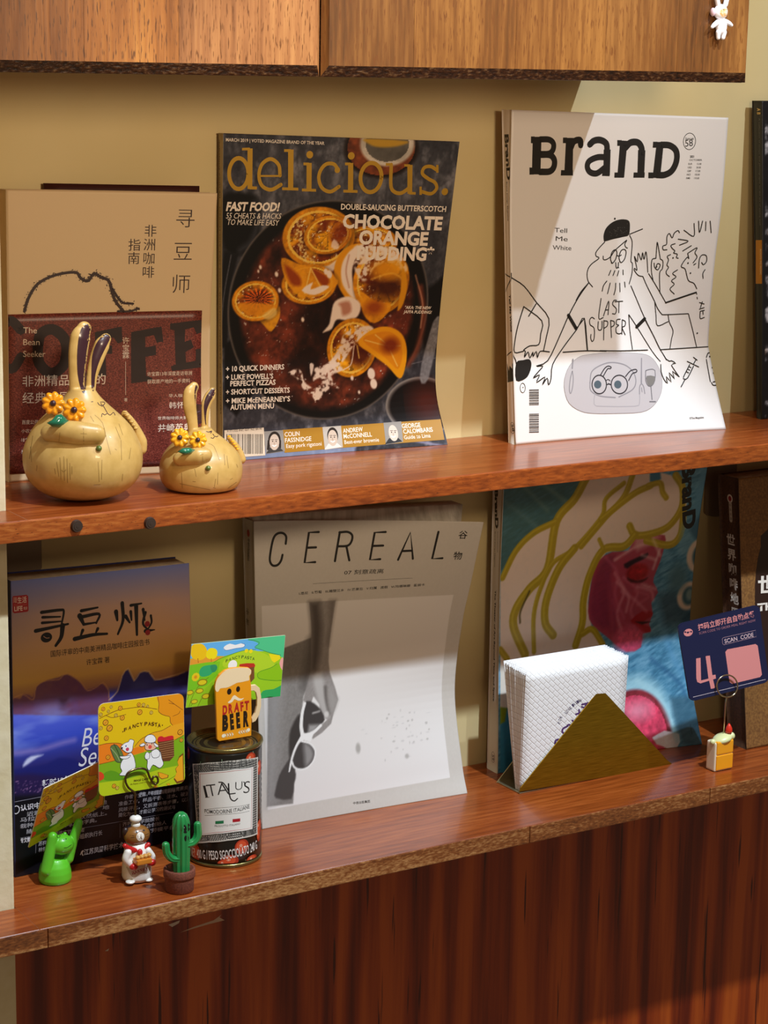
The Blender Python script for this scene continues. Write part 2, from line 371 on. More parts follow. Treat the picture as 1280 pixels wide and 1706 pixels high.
def fbm(X, Y, scale, seed, octs=4, sx=1., sy=1.):
    r = np.random.default_rng(seed); out = 0; amp = 1.; tot = 0
    for o in range(octs):
        g = r.random((64, 64)); x = X/scale*sx*2**o+17.3*o; y = Y/scale*sy*2**o+9.1*o
        xi = np.floor(x).astype(int); yi = np.floor(y).astype(int); fx = x-xi; fy = y-yi; fx = fx*fx*(3-2*fx); fy = fy*fy*(3-2*fy)
        G = lambda a, b: g[a % 64, b % 64]
        out = out+amp*((G(xi, yi)*(1-fx)+G(xi+1, yi)*fx)*(1-fy)+(G(xi, yi+1)*(1-fx)+G(xi+1, yi+1)*fx)*fy); tot += amp; amp *= .5
    return out/tot
class Canvas:
    """colours of a printed picture, held per vertex of the cover; control points are turned into mm on the cover"""
    def __init__(s, S, nx, ny, base, zoom):
        s.S, s.nx, s.ny, s.z = S, nx, ny, zoom
        u, v = np.meshgrid(np.linspace(0, 1, nx+1), np.linspace(0, 1, ny+1)); s.X = (u*S.W).ravel(); s.Y = (v*S.H).ravel(); s.C = np.tile(np.array(hexrgb(base)), (len(s.X), 1))
    def px(s, pts): return np.array([s.S.uv(s.z[0]+p[0]/s.z[2], s.z[1]+p[1]/s.z[2]) for p in pts])
    def put(s, a, col, idx=None):
        col = np.array(hexrgb(col)) if isinstance(col, str) else col
        a = np.clip(a, 0, 1)[:, None]
        if idx is None: s.C = s.C*(1-a)+col*a
        else: s.C[idx] = s.C[idx]*(1-a)+col*a
    def near(s, P, pad):
        return np.where((s.X > P[:, 0].min()-pad) & (s.X < P[:, 0].max()+pad) & (s.Y > P[:, 1].min()-pad) & (s.Y < P[:, 1].max()+pad))[0]
    def segd(s, P, idx, closed):
        x = s.X[idx]; y = s.Y[idx]; d = np.full(len(idx), 1e9); ins = np.zeros(len(idx), bool); n = len(P); tt = np.zeros(len(idx))
        for i in range(n if closed else n-1):
            a = P[i]; b = P[(i+1) % n]; ab = b-a; t = np.clip(((x-a[0])*ab[0]+(y-a[1])*ab[1])/(ab@ab+1e-12), 0, 1)
            e = np.hypot(x-a[0]-t*ab[0], y-a[1]-t*ab[1]); tt = np.where(e < d, (i+t)/n, tt); d = np.minimum(d, e)
            if closed: c = ((a[1] > y) != (b[1] > y)); ins ^= c & (x < (b[0]-a[0])*(y-a[1])/(b[1]-a[1]+1e-12)+a[0])
        return d, ins, tt
    def poly(s, pts, col, soft=.35, sm=0, al=1., tex=None, mm=False):
        P = np.array(pts) if mm else s.px(pts)
        if sm: P = np.array(smooth_pts(list(P), sm, True))
        idx = s.near(P, soft*2); d, ins, _ = s.segd(P, idx, True); sd = np.where(ins, -d, d); a = np.clip(.5-sd/(2*soft), 0, 1)*al
        if tex is not None: a = a*tex(s.X[idx], s.Y[idx])
        s.put(a, col, idx)
    def line(s, pts, w, col, soft=.3, sm=6, al=1., w2=None, tex=None, mm=False):
        P = np.array(pts) if mm else s.px(pts)
        if sm and len(P) > 2: P = np.array(smooth_pts(list(P), sm))
        idx = s.near(P, w+soft*2); d, _, t = s.segd(P, idx, False); ww = w if w2 is None else w+(w2-w)*t
        a = np.clip(.5-(d-ww/2)/(2*soft), 0, 1)*al
        if tex is not None: a = a*tex(s.X[idx], s.Y[idx])
        s.put(a, col, idx)
    def ell(s, c, rx, ry, col, rot=0., soft=.35, al=1., tex=None, fn=None):
        """centre and radii in the picture crop's units; fn(r, angle, X, Y)->rgb array"""
        q, qx, qy = s.px([c, (c[0]+rx, c[1]), (c[0], c[1]-ry)]); a_ = abs(qx[0]-q[0]); b_ = abs(qy[1]-q[1])
        idx = np.where((abs(s.X-q[0]) < max(a_, b_)*1.2+2) & (abs(s.Y-q[1]) < max(a_, b_)*1.2+2))[0]
        x = s.X[idx]-q[0]; y = s.Y[idx]-q[1]; x, y = x*math.cos(rot)+y*math.sin(rot), -x*math.sin(rot)+y*math.cos(rot)
        r = np.hypot(x/a_, y/b_); a = np.clip(.5-(r-1)*min(a_, b_)/(2*soft), 0, 1)*al
        if tex is not None: a = a*tex(s.X[idx], s.Y[idx])
        s.put(a, fn(r, np.arctan2(y/b_, x/a_), s.X[idx], s.Y[idx]) if fn else col, idx)

# ------------------------------------------------------------------ the setting
M_WALL = noisy('cream_wall', [(.3, 'd2bd86'), (.7, 'dbc896')], 6, .75, bump=.12, bdist=.0006)
M_WALL2 = noisy('cream_plaster', [(.3, 'd6c79f'), (.7, 'e0d3b0')], 90, .8, bump=.5, bdist=.0012)
M_SHELF = wood('walnut_shelf', '66280c', '8e4218', 'aa5a28', 0, 9, 260, .28, coat=.15, k=12, pore=(1300, .68, '5a2814'), pl=6)
M_EDGE = wood('walnut_edge', '70300c', '9c4c18', 'bf7030', 0, 14, 420, .42, k=5, pore=(1500, .66, '5a2a10'), pl=4)
M_EDGE2 = wood('worn_edge', '552a10', '84491f', 'bb8550', 0, 60, 700, .5, k=3, pore=(1800, .63, '3a1c0c'), pl=3)
M_PANEL = wood('cherry_panel', '641a08', '96380f', 'b85418', 2, 15, 150, .36, k=26, wav=(7, .10, 8, 1.6), pore=(200, .66, '501608'), pl=22)
M_OAK = [wood('oak_plank_%d' % i, d, m_, l, 2, 18, 330, .42, k=16, pore=(900, .58, '6a3c14'), pl=9) for i, (d, m_, l) in enumerate((('8a4f18', 'b27030', 'cb8a40'), ('7c4a24', '9e6638', 'b8804a'), ('8c5618', 'b47728', 'd0933c'), ('4e2c0d', '70441a', '8c5c29'), ('54300d', '78491b', '94622b'), ('4c2a10', '6e421c', '8a5a2c')))]
M_OAKD = noisy('dark_oak_edge', [(.35, '1d0d06'), (.55, '43240f'), (.8, '8a6a48')], 480, .4, (.5, 1, 1), bump=.8, bdist=.002)
M_STEEL = mat('blackened_steel', hexrgb('8a765f'), .5, .1, bump=(300, .15, .0003))
M_BLK = mat('hole_black', hexrgb('0b0908'), .8)

o = box('wall_back', (0.30, 0.0, -0.9), (1.95, 0.06, 1.7), M_WALL); tag(o, kind='structure')
o = box('wall_left', (0.15, -PY, -0.9), (PX, -0.0004, 1.7), M_WALL2, bev=.0015); tag(o, kind='structure')
o = box('trim_1', (PX+.0005, -PANY, -0.9), (1.95, -0.0004, Z2-TH-.0002), M_PANEL); tag(o, kind='structure')

def shelf(name, label, z, d, mt, cuts, bolts, brackets):
    t = thing(name, label, 'shelf', (0.9, -d/2, z))
    bm = bmesh.new(); addbox(bm, (PX+.0006, -d+.0012, z-TH), (1.75, -.0004, z), .0004, 1); addbox(bm, (.36, -d+.0012, z-TH), (PX+.0006, -PY-.0004, z), .0004, 1)
    bmo('board', bm, M_SHELF, t)
    xs = [.36]+cuts+[1.75]
    for a, b in zip(xs, xs[1:]):
        e = box('edge_strip', (a+.0003, -d-.0002, z-TH+.0002), (b-.0003, -d+.0012, z-.0002), mt, t, .0007, 2)
    for (x, y) in bolts:
        p = on(x, y, 1, -d); b = bmesh.new()
        for rr, y0, y1 in ((.0045, -.0026, .0), (.0030, -.0029, -.0010), (.0012, -.0031, -.001)):
            q = bmesh.ops.create_cone(b, cap_ends=True, segments=28, radius1=rr, radius2=rr*.86, depth=abs(y1-y0)); bmesh.ops.rotate(b, verts=q['verts'], matrix=Matrix.Rotation(math.pi/2, 3, 'X')); bmesh.ops.translate(b, verts=q['verts'], vec=(p[0], p[1]+(y0+y1)/2, p[2]))
        bmo('bolt_head', b, mat('dark_bronze', hexrgb('4c3e36'), .4, .5), t)
    for (x0, x1, zb, hx) in brackets:
        b = bmesh.new(); prof = [(x0, z-TH), (x1, z-TH), (x1, zb+.006)]+[(x1-(x1-x0)/2*(1-math.cos(a)), zb+.006-.006*math.sin(a)) for a in np.linspace(.2, 2.9, 8)]+[(x0, zb+.006)]
        vs = [b.verts.new((q[0], -.0032, q[1])) for q in prof]; f = b.faces.new(vs); r = bmesh.ops.extrude_face_region(b, geom=[f]); bmesh.ops.translate(b, verts=[v for v in r['geom'] if isinstance(v, bmesh.types.BMVert)], vec=(0, .0030, 0))
        br = bmo('bracket', b, M_STEEL, t)
        b = bmesh.new(); q = bmesh.ops.create_cone(b, cap_ends=True, segments=24, radius1=.0049, radius2=.0049, depth=.0004); bmesh.ops.rotate(b, verts=q['verts'], matrix=Matrix.Rotation(math.pi/2, 3, 'X')); bmesh.ops.translate(b, verts=q['verts'], vec=(hx, -.0034, z-TH-.0115)); bmo('hole', b, M_BLK, br)
        b = bmesh.new(); bmesh.ops.create_circle(b, segments=6, radius=1); b.clear()
        V, Fc = tube_vf([(hx+.0051*math.cos(a), -.0035, z-TH-.0115+.0051*math.sin(a)) for a in np.linspace(0, 2*math.pi, 25)], .0004, 6); mk('hole_rim', V, Fc, mat('worn_metal', hexrgb('8f8778'), .4, .8), br)
    return t
xs_ = on(883, 1390, 1, -D2)[0]
shelf('wall_shelf', 'upper reddish-brown wooden shelf board with two bolt heads in its front edge', Z1, D1, M_EDGE, [], [(127, 876), (249, 871)], [(.5660, .6025, .2190, .5893), (1.2580, 1.2935, .1980, 1.2790)])
shelf('wall_shelf.001', 'lower reddish-brown wooden shelf board with a chipped front edge above the wooden panel', Z2, D2, M_EDGE2, [on(80, 1560, 1, -D2)[0], xs_, on(1183, 1330, 1, -D2)[0]], [], [])

# the oak cabinet above
cb = thing('wall_cabinet', 'golden oak wall cabinet with worn dark lower edge, hung above the shelves', 'cabinet', (.8, -DC/2, ZC))
XC = on(1249, 120, 1, -DC)[0]; XG = on(538.5, 100, 1, -DC)[0]
box('body', (.36, -DC+.020, ZC+.001), (XC-.001, -.0006, 1.05), M_OAK[0], cb)
def door(x0, x1, splits):
    zlo, zhi = ZC, 1.05
    d = box('door', (x0, -DC+.0045, zlo+.001), (x1, -DC+.0195, zhi), M_OAKD, cb, .002, 2)
    xs = [x0]+splits+[x1]; k = 0
    for a, b in zip(xs, xs[1:]):
        bm = bmesh.new(); i0 = .004 if a == x0 else .0001; i1 = .004 if b == x1 else .0001
        vs = [(a+i0, -DC, zlo+.0085), (b-i1, -DC, zlo+.0085), (b-i1, -DC, zhi), (a+i0, -DC, zhi)]; ve = [(a+(.0 if a == x0 else .0001), -DC+.0044, zlo+.0012), (b-(.0 if b == x1 else .0001), -DC+.0044, zlo+.0012), (b-(.0 if b == x1 else .0001), -DC+.0044, zhi), (a+(0 if a == x0 else .0001), -DC+.0044, zhi)]
        v = [bm.verts.new(q) for q in vs+ve]; fs = [bm.faces.new(v[0:4])]
        for i in range(4): fs.append(bm.faces.new((v[i], v[(i+1) % 4], v[4+(i+1) % 4], v[4+i])))
        fs[1].material_index = 1
        bmo('plank', bm, [M_OAK[((0, 0, 1, 1) if x0 < .5 else (3, 4, 4, 3, 3))[k]], M_OAKD], d); k += 1
def xc(px): return on(px, 60, 1, -DC)[0]
door(.36, XG-.0006, [xc(140), xc(298), xc(430)]); door(XG+.0006, XC, [xc(690), xc(860), xc(1010), xc(1130)])

# ------------------------------------------------------------------ books
M_PAGE = noisy('page_edges', [(.35, 'a8987c'), (.65, 'd9ccb2')], 900, .8, (.15, 1, .02))
M_PAGEW = noisy('white_page_edges', [(.35, 'b9b2a4'), (.65, 'e6e0d4')], 900, .8, (.15, 1, .02))
M_PAPER = mat('white_card', hexrgb('e9e4dc'), .45)
def edge_pts(pts, z0):
    b = on(*pts[0], 2, z0); return b[0], [(b[1], z0)]+[tuple(on(*p, 0, b[0])[1:]) for p in pts[1:]]
def zfix(L, z0): return [(y, max(z, z0)) for y, z in L]
def spine_surf(S, back):
    """surface from the back edge of the spine to the cover's left edge"""
    x = S.xL
    def f(u, v):
        z = S.zL[0]+v*(S.zL[1]-S.zL[0]); yf = table(S.L, z); yb = np.interp(z, [back[0][1], back[-1][1]], [back[0][0], back[-1][0]])
        b = np.sin(np.pi*np.clip(u, 0, 1))*.0006
        return np.stack([x-b, yb*(1-u)+yf*u, z], -1)
    return Surf(f, 1000*abs(np.mean([q[0] for q in S.L])-np.mean([q[0] for q in back])), S.H)
def book(name, label, S, back, cover_m, spine_m, page_m, cat='book', blk=None, nx=80, ny=120, canvas=None, bdepth=None, inset=(.004, .008, .004, .004), blkS=None):
    loc = ((S.xL+S.xR)/2, S.L[0][0], S.zL[0]); t = thing(name, label, cat, loc)
    sp = spine_surf(S, back)
    fc = grid_mesh('front_cover', S, canvas.nx if canvas else nx, canvas.ny if canvas else ny, [cover_m, M_PAPER], t, .0006, cols=canvas.C if canvas else None)
    grid_mesh('spine', sp, 4, 30, spine_m, t, -.0004)
    dep = bdepth or (lambda u, v: (lambda z: np.interp(z, [back[0][1], back[-1][1]], [back[0][0], back[-1][0]])-table(S.L, z))(S.zL[0]+v*(S.zL[1]-S.zL[0])))
    BS = blkS or S
    back_solid('page_block', BS, lambda u, v: np.maximum(dep(u, v)-.0006, .0012), page_m, t, inset=inset)
    # back cover
    back_solid('back_cover', BS, lambda u, v: np.maximum(dep(u, v), .002), cover_m if not canvas else spine_m, t, inset=(0, .002, 0, 0), gap=0) if False else None
    class BK(Surf): pass
    def bf(u, v):
        P = BS.P(u, v).copy(); P[..., 1] = np.minimum(P[..., 1]+np.maximum(dep(u, v)-.0004, .0014), -.0006); return P
    grid_mesh('back_cover', Surf(bf, S.W, S.H), 8, 16, spine_m, t, .0005)
    return t, sp

def spine_back(p0, p1, xL, z0, z1):         # back edge of a spine, seen on the plane of its left side
    a, b = on(*p0, 0, xL), on(*p1, 0, xL); f = lambda z: min(a[1]+(b[1]-a[1])*(z-a[2])/(b[2]-a[2]), -.0012); return [(f(z0), z0), (f(z1), z1)]
# --- delicious magazine
xl, L = edge_pts([(372, 770), (370, 500), (372, 222)], Z1); xr, R = edge_pts([(746, 741), (726, 640), (735, 500), (752, 350), (766, 236)], Z1)
S = Sheet(xl, xr, L, R, 1.6); Zm = (350, 210, 2.977)
C = Canvas(S, 300, 380, '34343b', Zm)
n1 = fbm(C.X, C.Y, 6, 1, 5, 1, .55); n2 = fbm(C.X, C.Y, 40, 2, 3); n3 = fbm(C.X, C.Y, 2.2, 3, 4); n4 = fbm(C.X, C.Y, 3.5, 4, 4, 1.6, 1)
C.put(np.clip((n1-.45)*2.4, 0, .8)*np.clip(n2*1.5, .2, 1), '8d8b92'); C.put(np.clip(.55-n3, 0, 1), '17171c')
C.ell((800, 310), 430, 90, '9a979c', soft=28, al=.42, tex=lambda x, y: fbm(x, y, 3, 8, 4, 1.6, .5)*1.2)
C.poly([(60, 350), (230, 350), (250, 480), (230, 600), (150, 640), (70, 600)], '08080a', 2, 4); C.line([(225, 380), (235, 480), (205, 570), (150, 615)], 3.5, '5a5d6b', 3, al=.55)
C.poly([(70, 620), (140, 635), (100, 800), (85, 1100), (45, 1100), (50, 800)], '101014', 1); C.line([(105, 640), (68, 850), (52, 1060)], .6, '6b6b74', .5)
C.poly([(1190, 720), (1100, 790), (1000, 860), (1060, 1100), (1160, 1140)], '0d0c0f', 2)
C.poly([(70, 1090), (110, 1050), (240, 1300), (130, 1440), (70, 1380)], '0b0b0e', 1.2)
# cup and saucer
C.ell((850, 110), 185, 150, '5e2c18', soft=1.5, fn=lambda r, a, x, y: np.where((r > .9)[:, None], np.array(hexrgb('1a0f0c')), np.array(hexrgb('7a3a1e'))*(.6+.7*fbm(x, y, 4, 5))[:, None]))
C.ell((880, 90), 135, 110, '8b8580', soft=1, fn=lambda r, a, x, y: np.array(hexrgb('b3a99c'))*(.55+.6*(r[:, None] > .8)-.0)*(.7+.5*fbm(x, y, 8, 9))[:, None])
C.poly([(770, 62), (980, 75), (930, 100), (840, 105), (790, 90)], 'b98f2c', 1, 3)
# pan
C.ell((598, 915), 482, 548, '5c5450', soft=.6); C.ell((598, 915), 474, 540, '0c0a0b', soft=.8)
C.line([(1045, 800), (1060, 950), (1030, 1100), (985, 1180)], 5, '7d3a26', 2, al=.8); C.line([(1020, 740), (1055, 880), (1045, 1000)], 1.2, 'c98f72', .7, al=.8)
def choc(r, a, x, y):
    f = fbm(x, y, 5, 21, 5)[:, None]; g = fbm(x, y, 16, 22, 3)[:, None]; c = np.array(hexrgb('1c0d0b'))*(1-g)+np.array(hexrgb('8a3a22'))*g*1.1
    c = c*(.35+1.25*f); h = (fbm(x, y, 1.6, 23, 3)[:, None] > .78); return np.where(h & (f > .5), np.array(hexrgb('c7b0a4')), c)
C.ell((590, 930), 412, 478, '2a120d', soft=3, fn=choc)
C.ell((560, 950), 130, 120, '0d0607', soft=9, al=.8); C.ell((450, 1150), 120, 90, '0b0606', soft=8, al=.7)
def orange(seed, glaze=.5):
    def f(r, a, x, y):
        nn = fbm(x, y, 3, seed, 4); sp_ = np.cos(a*9+nn*5); c = np.zeros((len(r), 3))
        pulp = np.array(hexrgb('f2a414'))[None]*(1-.35*(sp_[:, None] > .8)); br = np.array(hexrgb('6a2208'))[None]
        w = np.clip((fbm(x, y, 9, seed+50, 3)-.5+glaze*.4)*3.2, 0, .92)[:, None]; c = pulp*(1-w)+br*w; c = c*(.72+.5*nn[:, None])
        c = np.where((r > .80)[:, None], np.array(hexrgb('f3c14a')), c); c = np.where((r > .87)[:, None], np.array(hexrgb('e48f0e'))*(.7+.45*nn[:, None]), c)
        hl = (fbm(x, y, 1.8, seed+9, 3) > .73) & (r < .8); c[hl] = hexrgb('f6dca6'); return c
    return f
cream = 'f0dccb'
ct = lambda k: (lambda x, y: np.clip((fbm(x, y, 3.2, k, 4)-.36)*6, 0, 1)*.95)
def ring_slice(c, rx, ry, seed, glaze, rot=0.): C.ell((c[0]+5, c[1]+7), rx, ry, '140806', soft=2.5, al=.7, rot=rot); C.ell(c, rx, ry, '', soft=.5, fn=orange(seed, glaze), rot=rot)
C.poly([(230, 780), (300, 740), (420, 800), (420, 900), (330, 960), (210, 1090), (190, 960)], '7c3422', 4, 3, .6, tex=lambda x, y: fbm(x, y, 2.5, 51, 4)*1.5); C.poly([(260, 1030), (400, 1000), (430, 1100), (330, 1200), (250, 1160)], '8a3a26', 4, 3, .6, tex=lambda x, y: fbm(x, y, 2.2, 52, 4)*1.5); C.poly([(880, 900), (960, 860), (1000, 960), (940, 1050), (890, 980)], '6a2a1c', 3, 3, .7, tex=lambda x, y: fbm(x, y, 2.2, 53, 4)*1.5)
ring_slice((790, 580), 140, 85, 70, .5); ring_slice((540, 552), 178, 152, 31, .5)
C.poly([(420, 480), (470, 470), (480, 620), (540, 690), (500, 700), (430, 620)], 'f2d48a', 1.5, 3, .8, tex=lambda x, y: np.clip((fbm(x, y, 1.6, 57, 3)-.5)*8, 0, 1))
ring_slice((585, 540), 118, 95, 32, .15, .15); C.ell((640, 535), 40, 55, '7a2408', soft=4, al=.8); C.poly([(600, 600), (615, 560), (640, 590), (632, 612)], 'f6dfd0', .6, 2, .8)
C.poly([(590, 690), (650, 650), (610, 720), (560, 700)], cream, .8, 3, .9)
C.poly([(640, 640), (700, 590), (760, 585), (720, 640), (690, 720), (700, 800), (730, 850), (690, 870), (640, 800), (615, 720)], 'e2940f', .6, 4); C.poly([(665, 660), (705, 610), (765, 585), (725, 650), (705, 720), (715, 800), (740, 845), (705, 850), (660, 790), (650, 720)], cream, .8, 4); C.line([(690, 640), (675, 720), (690, 800)], 1.0, '9a5030', .8, al=.6)
ring_slice((492, 785), 135, 100, 34, .35); C.poly([(355, 655), (430, 680), (500, 700), (560, 725), (635, 765), (600, 815), (510, 850), (420, 825), (370, 750)], 'eb9a12', .5, 3, tex=lambda x, y: .6+.5*fbm(x, y, 4, 5)); C.poly([(372, 690), (440, 740), (450, 790), (400, 780)], '8a2c0a', 1.5, 3, .85); C.poly([(505, 705), (590, 755), (570, 800), (530, 760)], '8a2c0a', 1.2, 3, .85); C.line([(500, 705), (470, 830)], 1.0, 'f6c860', .4); C.line([(500, 705), (560, 820)], .9, 'f6c860', .4); C.poly([(455, 815), (510, 775), (500, 810), (560, 790), (590, 800), (520, 838)], 'f4e4da', .6, 3, .95)
C.poly([(240, 940), (335, 885), (345, 950), (305, 1018), (270, 990)], 'eda41a', .5, 3, tex=lambda x, y: .7+.4*fbm(x, y, 2, 55)); ring_slice((226, 868), 116, 100, 36, .05); C.ell((240, 858), 70, 48, '', soft=2, fn=lambda r, a, x, y: np.array(hexrgb('5a2609'))*(1+1.9*(np.cos(a*18) > .4))[:, None]*(.6+.5*r[:, None])); C.poly([(150, 880), (250, 878), (330, 893), (265, 935), (180, 935)], 'e48f12', 1, 3, tex=lambda x, y: .7+.4*fbm(x, y, 2, 56)); C.poly([(260, 940), (320, 900), (330, 935), (290, 960)], 'f6d27a', .8, 3, .7)
ring_slice((850, 770), 138, 165, 40, .25); C.poly([(715, 600), (800, 590), (900, 605), (975, 690), (965, 725), (900, 680), (820, 700), (770, 770), (720, 720)], cream, 1.0, 4, tex=ct(58)); C.ell((885, 800), 92, 62, '3a1006', soft=6, al=.92); C.ell((880, 712), 78, 48, 'e8980f', soft=4, al=.9); C.line([(800, 760), (900, 730), (960, 760)], 1.2, 'f6b640', .8, al=.7); C.poly([(955, 700), (980, 780), (960, 880), (930, 915), (945, 820)], 'd8900f', .7, 3)
C.poly([(745, 820), (820, 870), (895, 880), (880, 930), (815, 978), (760, 930)], 'eb980f', .6, 3, tex=lambda x, y: .7+.4*fbm(x, y, 3, 6)); C.ell((815, 900), 46, 34, '8a300c', soft=3, al=.8)
C.poly([(620, 870), (690, 845), (745, 880), (735, 940), (690, 965), (630, 960), (605, 1005), (575, 1020), (560, 1022), (590, 985), (600, 940)], cream, .8, 4); C.poly([(640, 880), (690, 870), (700, 920), (660, 940), (650, 900)], 'a4583c', 1.5, 3, .7)
ring_slice((705, 1100), 122, 146, 44, .35); C.ell((745, 1135), 55, 55, '4a1408', soft=4, al=.9); C.poly([(660, 1040), (700, 1010), (790, 990), (810, 1020), (740, 1060), (700, 1110), (650, 1180), (580, 1225), (515, 1262), (525, 1225), (600, 1160), (640, 1100)], cream, .8, 4, tex=ct(59)); C.line([(715, 1090), (700, 1180), (660, 1210)], .8, cream, .4); C.line([(730, 1090), (740, 1150)], .8, 'f6c860', .4)
C.poly([(735, 1075), (800, 1012), (880, 995), (948, 1028), (976, 1100), (970, 1190), (942, 1252), (880, 1190), (800, 1130)], 'f0a312', .5, 4); C.poly([(760, 1065), (810, 1030), (890, 1020), (935, 1055), (955, 1130), (932, 1205), (870, 1150)], 'e08a10', .6, 4, tex=lambda x, y: .7+.5*fbm(x, y, 3, 7)); C.line([(770, 1062), (880, 1090), (945, 1090)], .8, 'f8cf6a', .4); C.line([(820, 1035), (880, 1090), (930, 1190)], .8, 'f8cf6a', .4); C.ell((895, 1088), 42, 38, '7c260a', soft=3, al=.9)
C.poly([(385, 1225), (430, 1205), (455, 1220), (470, 1270), (520, 1300), (560, 1260), (600, 1290), (560, 1330), (530, 1370), (505, 1340), (460, 1300), (430, 1250)], cream, .6, 3, tex=ct(61)); C.poly([(520, 1200), (620, 1180), (660, 1210), (600, 1240), (640, 1300), (590, 1280), (540, 1240)], cream, .7, 3, tex=ct(62)); C.poly([(495, 1180), (515, 1185), (502, 1240)], cream, .5, 3, .9)
for c_, r_ in (((800, 1228), 22), ((812, 1278), 20), ((592, 735), 16), ((575, 722), 12), ((705, 1250), 9), ((740, 1320), 7), ((460, 960), 9), ((330, 735), 10), ((345, 815), 9), ((250, 700), 8), ((240, 720), 6)): C.ell(c_, r_*.8, r_*1.3, cream, soft=.5, rot=.3)
# saucepan
C.ell((1045, 1385), 172, 142, '8e8884', soft=.5); C.ell((1047, 1387), 160, 131, '100b0d', soft=1.5); C.ell((1080, 1370), 90, 90, '5c2016', soft=10, al=.8)
C.poly([(1040, 1250), (1085, 1250), (1145, 1000), (1140, 945), (1118, 955), (1095, 1010)], '8a8a90', .8, 3, tex=lambda x, y: .6+.5*fbm(x, y, 2, 11))
C.line([(1000, 1180), (1120, 1150)], .5, '77747a', .4); C.line([(720, 1590), (800, 1530), (1180, 1590)], 1.5, '8e88a0', 1)
C.poly([(60, 1590), (720, 1575), (720, 1640), (60, 1680)], '8fa0c4', 1.5, al=.7)  # bluish light along the cover's foot, put into the print colour
t, sp = book('food_magazine', 'dark food magazine titled delicious. with orange slices in a pan on its cover', S, [(-.002, Z1), (-.0035, .5493)], vcol(rough=.32, spec=.4), ink('b49f72'), M_PAGE, 'magazine', canvas=C, inset=(.004, .01, .004, .003))
Pn = Print(S, (360, 215, 3.0476)); G = mat('gold_foil', hexrgb('c0942e'), .42, .45)
w = 3.4
Pn.ring((115, 226), 8.2, 3.2, G, ry=11.6); Pn.poly([(160, 100), (186, 98), (184, 306), (160, 304)], G); Pn.poly([(132, 96), (172, 94), (172, 108), (132, 108)], G); Pn.poly([(172, 290), (208, 292), (208, 307), (172, 306)], G)
Pn.line([(325, 236), (318, 182), (278, 152), (234, 178), (218, 235), (234, 288), (280, 308), (330, 282)], 2.9, G); Pn.line([(222, 238), (325, 238)], 1.4, G)
Pn.poly([(366, 104), (394, 104), (392, 310), (366, 308)], G); Pn.poly([(346, 102), (380, 102), (380, 116), (346, 116)], G); Pn.poly([(336, 296), (418, 298), (418, 312), (336, 310)], G)
for x, y0, y1, yd in ((472, 172, 314, 130), (683, 172, 320, 136)):
    Pn.poly([(x-12, y0), (x+14, y0), (x+13, y1), (x-13, y1)], G); Pn.poly([(x-28, y0-2), (x, y0-2), (x, y0+12), (x-28, y0+12)], G); Pn.poly([(x-36, y1-12), (x+36, y1-10), (x+36, y1+4), (x-36, y1+2)], G); Pn.disc((x+4, yd), 2.9, G)
Pn.line([(620, 205), (598, 178), (560, 178), (532, 208), (522, 250), (538, 298), (580, 318), (625, 292)], 2.9, G); Pn.disc((616, 208), 2.4, G)
Pn.ring((787, 246), 9.2, 3.3, G, ry=11.6)
Pn.line([(890, 180), (888, 285), (905, 318), (940, 325), (980, 300)], 3, G); Pn.poly([(972, 182), (998, 182), (996, 330), (972, 328)], G); Pn.poly([(862, 172), (892, 173), (892, 186), (862, 186)], G); Pn.poly([(956, 178), (986, 179), (986, 192), (956, 190)], G); Pn.poly([(980, 318), (1014, 320), (1014, 333), (980, 332)], G)
Pn.line([(1122, 208), (1090, 190), (1058, 196), (1048, 226), (1078, 252), (1112, 272), (1120, 302), (1092, 328), (1045, 318)], 2.8, G); Pn.poly([(1118, 182), (1130, 182), (1130, 222), (1118, 222)], G); Pn.poly([(1033, 292), (1045, 292), (1045, 334), (1033, 334)], G); Pn.disc((1162, 318), 2.9, G)
Wt = 'efe2d2'
Pn.text('MARCH 2019 | VOTED MAGAZINE BRAND OF THE YEAR', (50, 62), (550, 80), 2.4, Wt, .012)
Pn.text('FAST FOOD!', (50, 414), (318, 416), 6.2, Wt, .04, .2); Pn.text('55 CHEATS & HACKS', (50, 454), (328, 456), 4.2, Wt, 0, .2); Pn.text('TO MAKE LIFE EASY', (54, 486), (316, 490), 4.2, Wt, 0, .2)
Pn.text('DOUBLE-SAUCING BUTTERSCOTCH', (634, 408), (1167, 420), 4.4, Wt, .02)
Pn.z = (540, 330, 5.504)
Pn.text('CHOCOLATE', (168, 270), (1078, 290), 10.2, Wt, .04); Pn.text('ORANGE', (318, 418), (948, 432), 10.2, Wt, .04); Pn.text('PUDDING*', (298, 562), (1000, 572), 10.2, Wt, .04)
Pn.text('*AKA: THE NEW', (735, 1015), (978, 1020), 2.4, Wt, .02, .2); Pn.text('JAFFA PUDDING!', (728, 1055), (982, 1060), 2.4, Wt, .02, .2)
Pn.z = (360, 560, 3.0476)
for tx, a, b in (('+ 10 QUICK DINNERS', (50, 180), (346, 168)), ('+ LUKE POWELL\u2019S', (50, 222), (290, 215)), ('PERFECT PIZZAS', (72, 254), (302, 246)), ('+ SHORTCUT DESSERTS', (50, 297), (374, 286)), ('+ MIKE McENEARNEY\u2019S', (50, 342), (376, 330)), ('AUTUMN MENU', (72, 374), (294, 366))): Pn.text(tx, a, b, 3.9, Wt, .025)
Pn.level = 1; Pn.poly([(335, 476), (1140, 422), (1160, 526), (348, 592)], 'a5761c')
for a, b in ((238, 552, ), ): pass
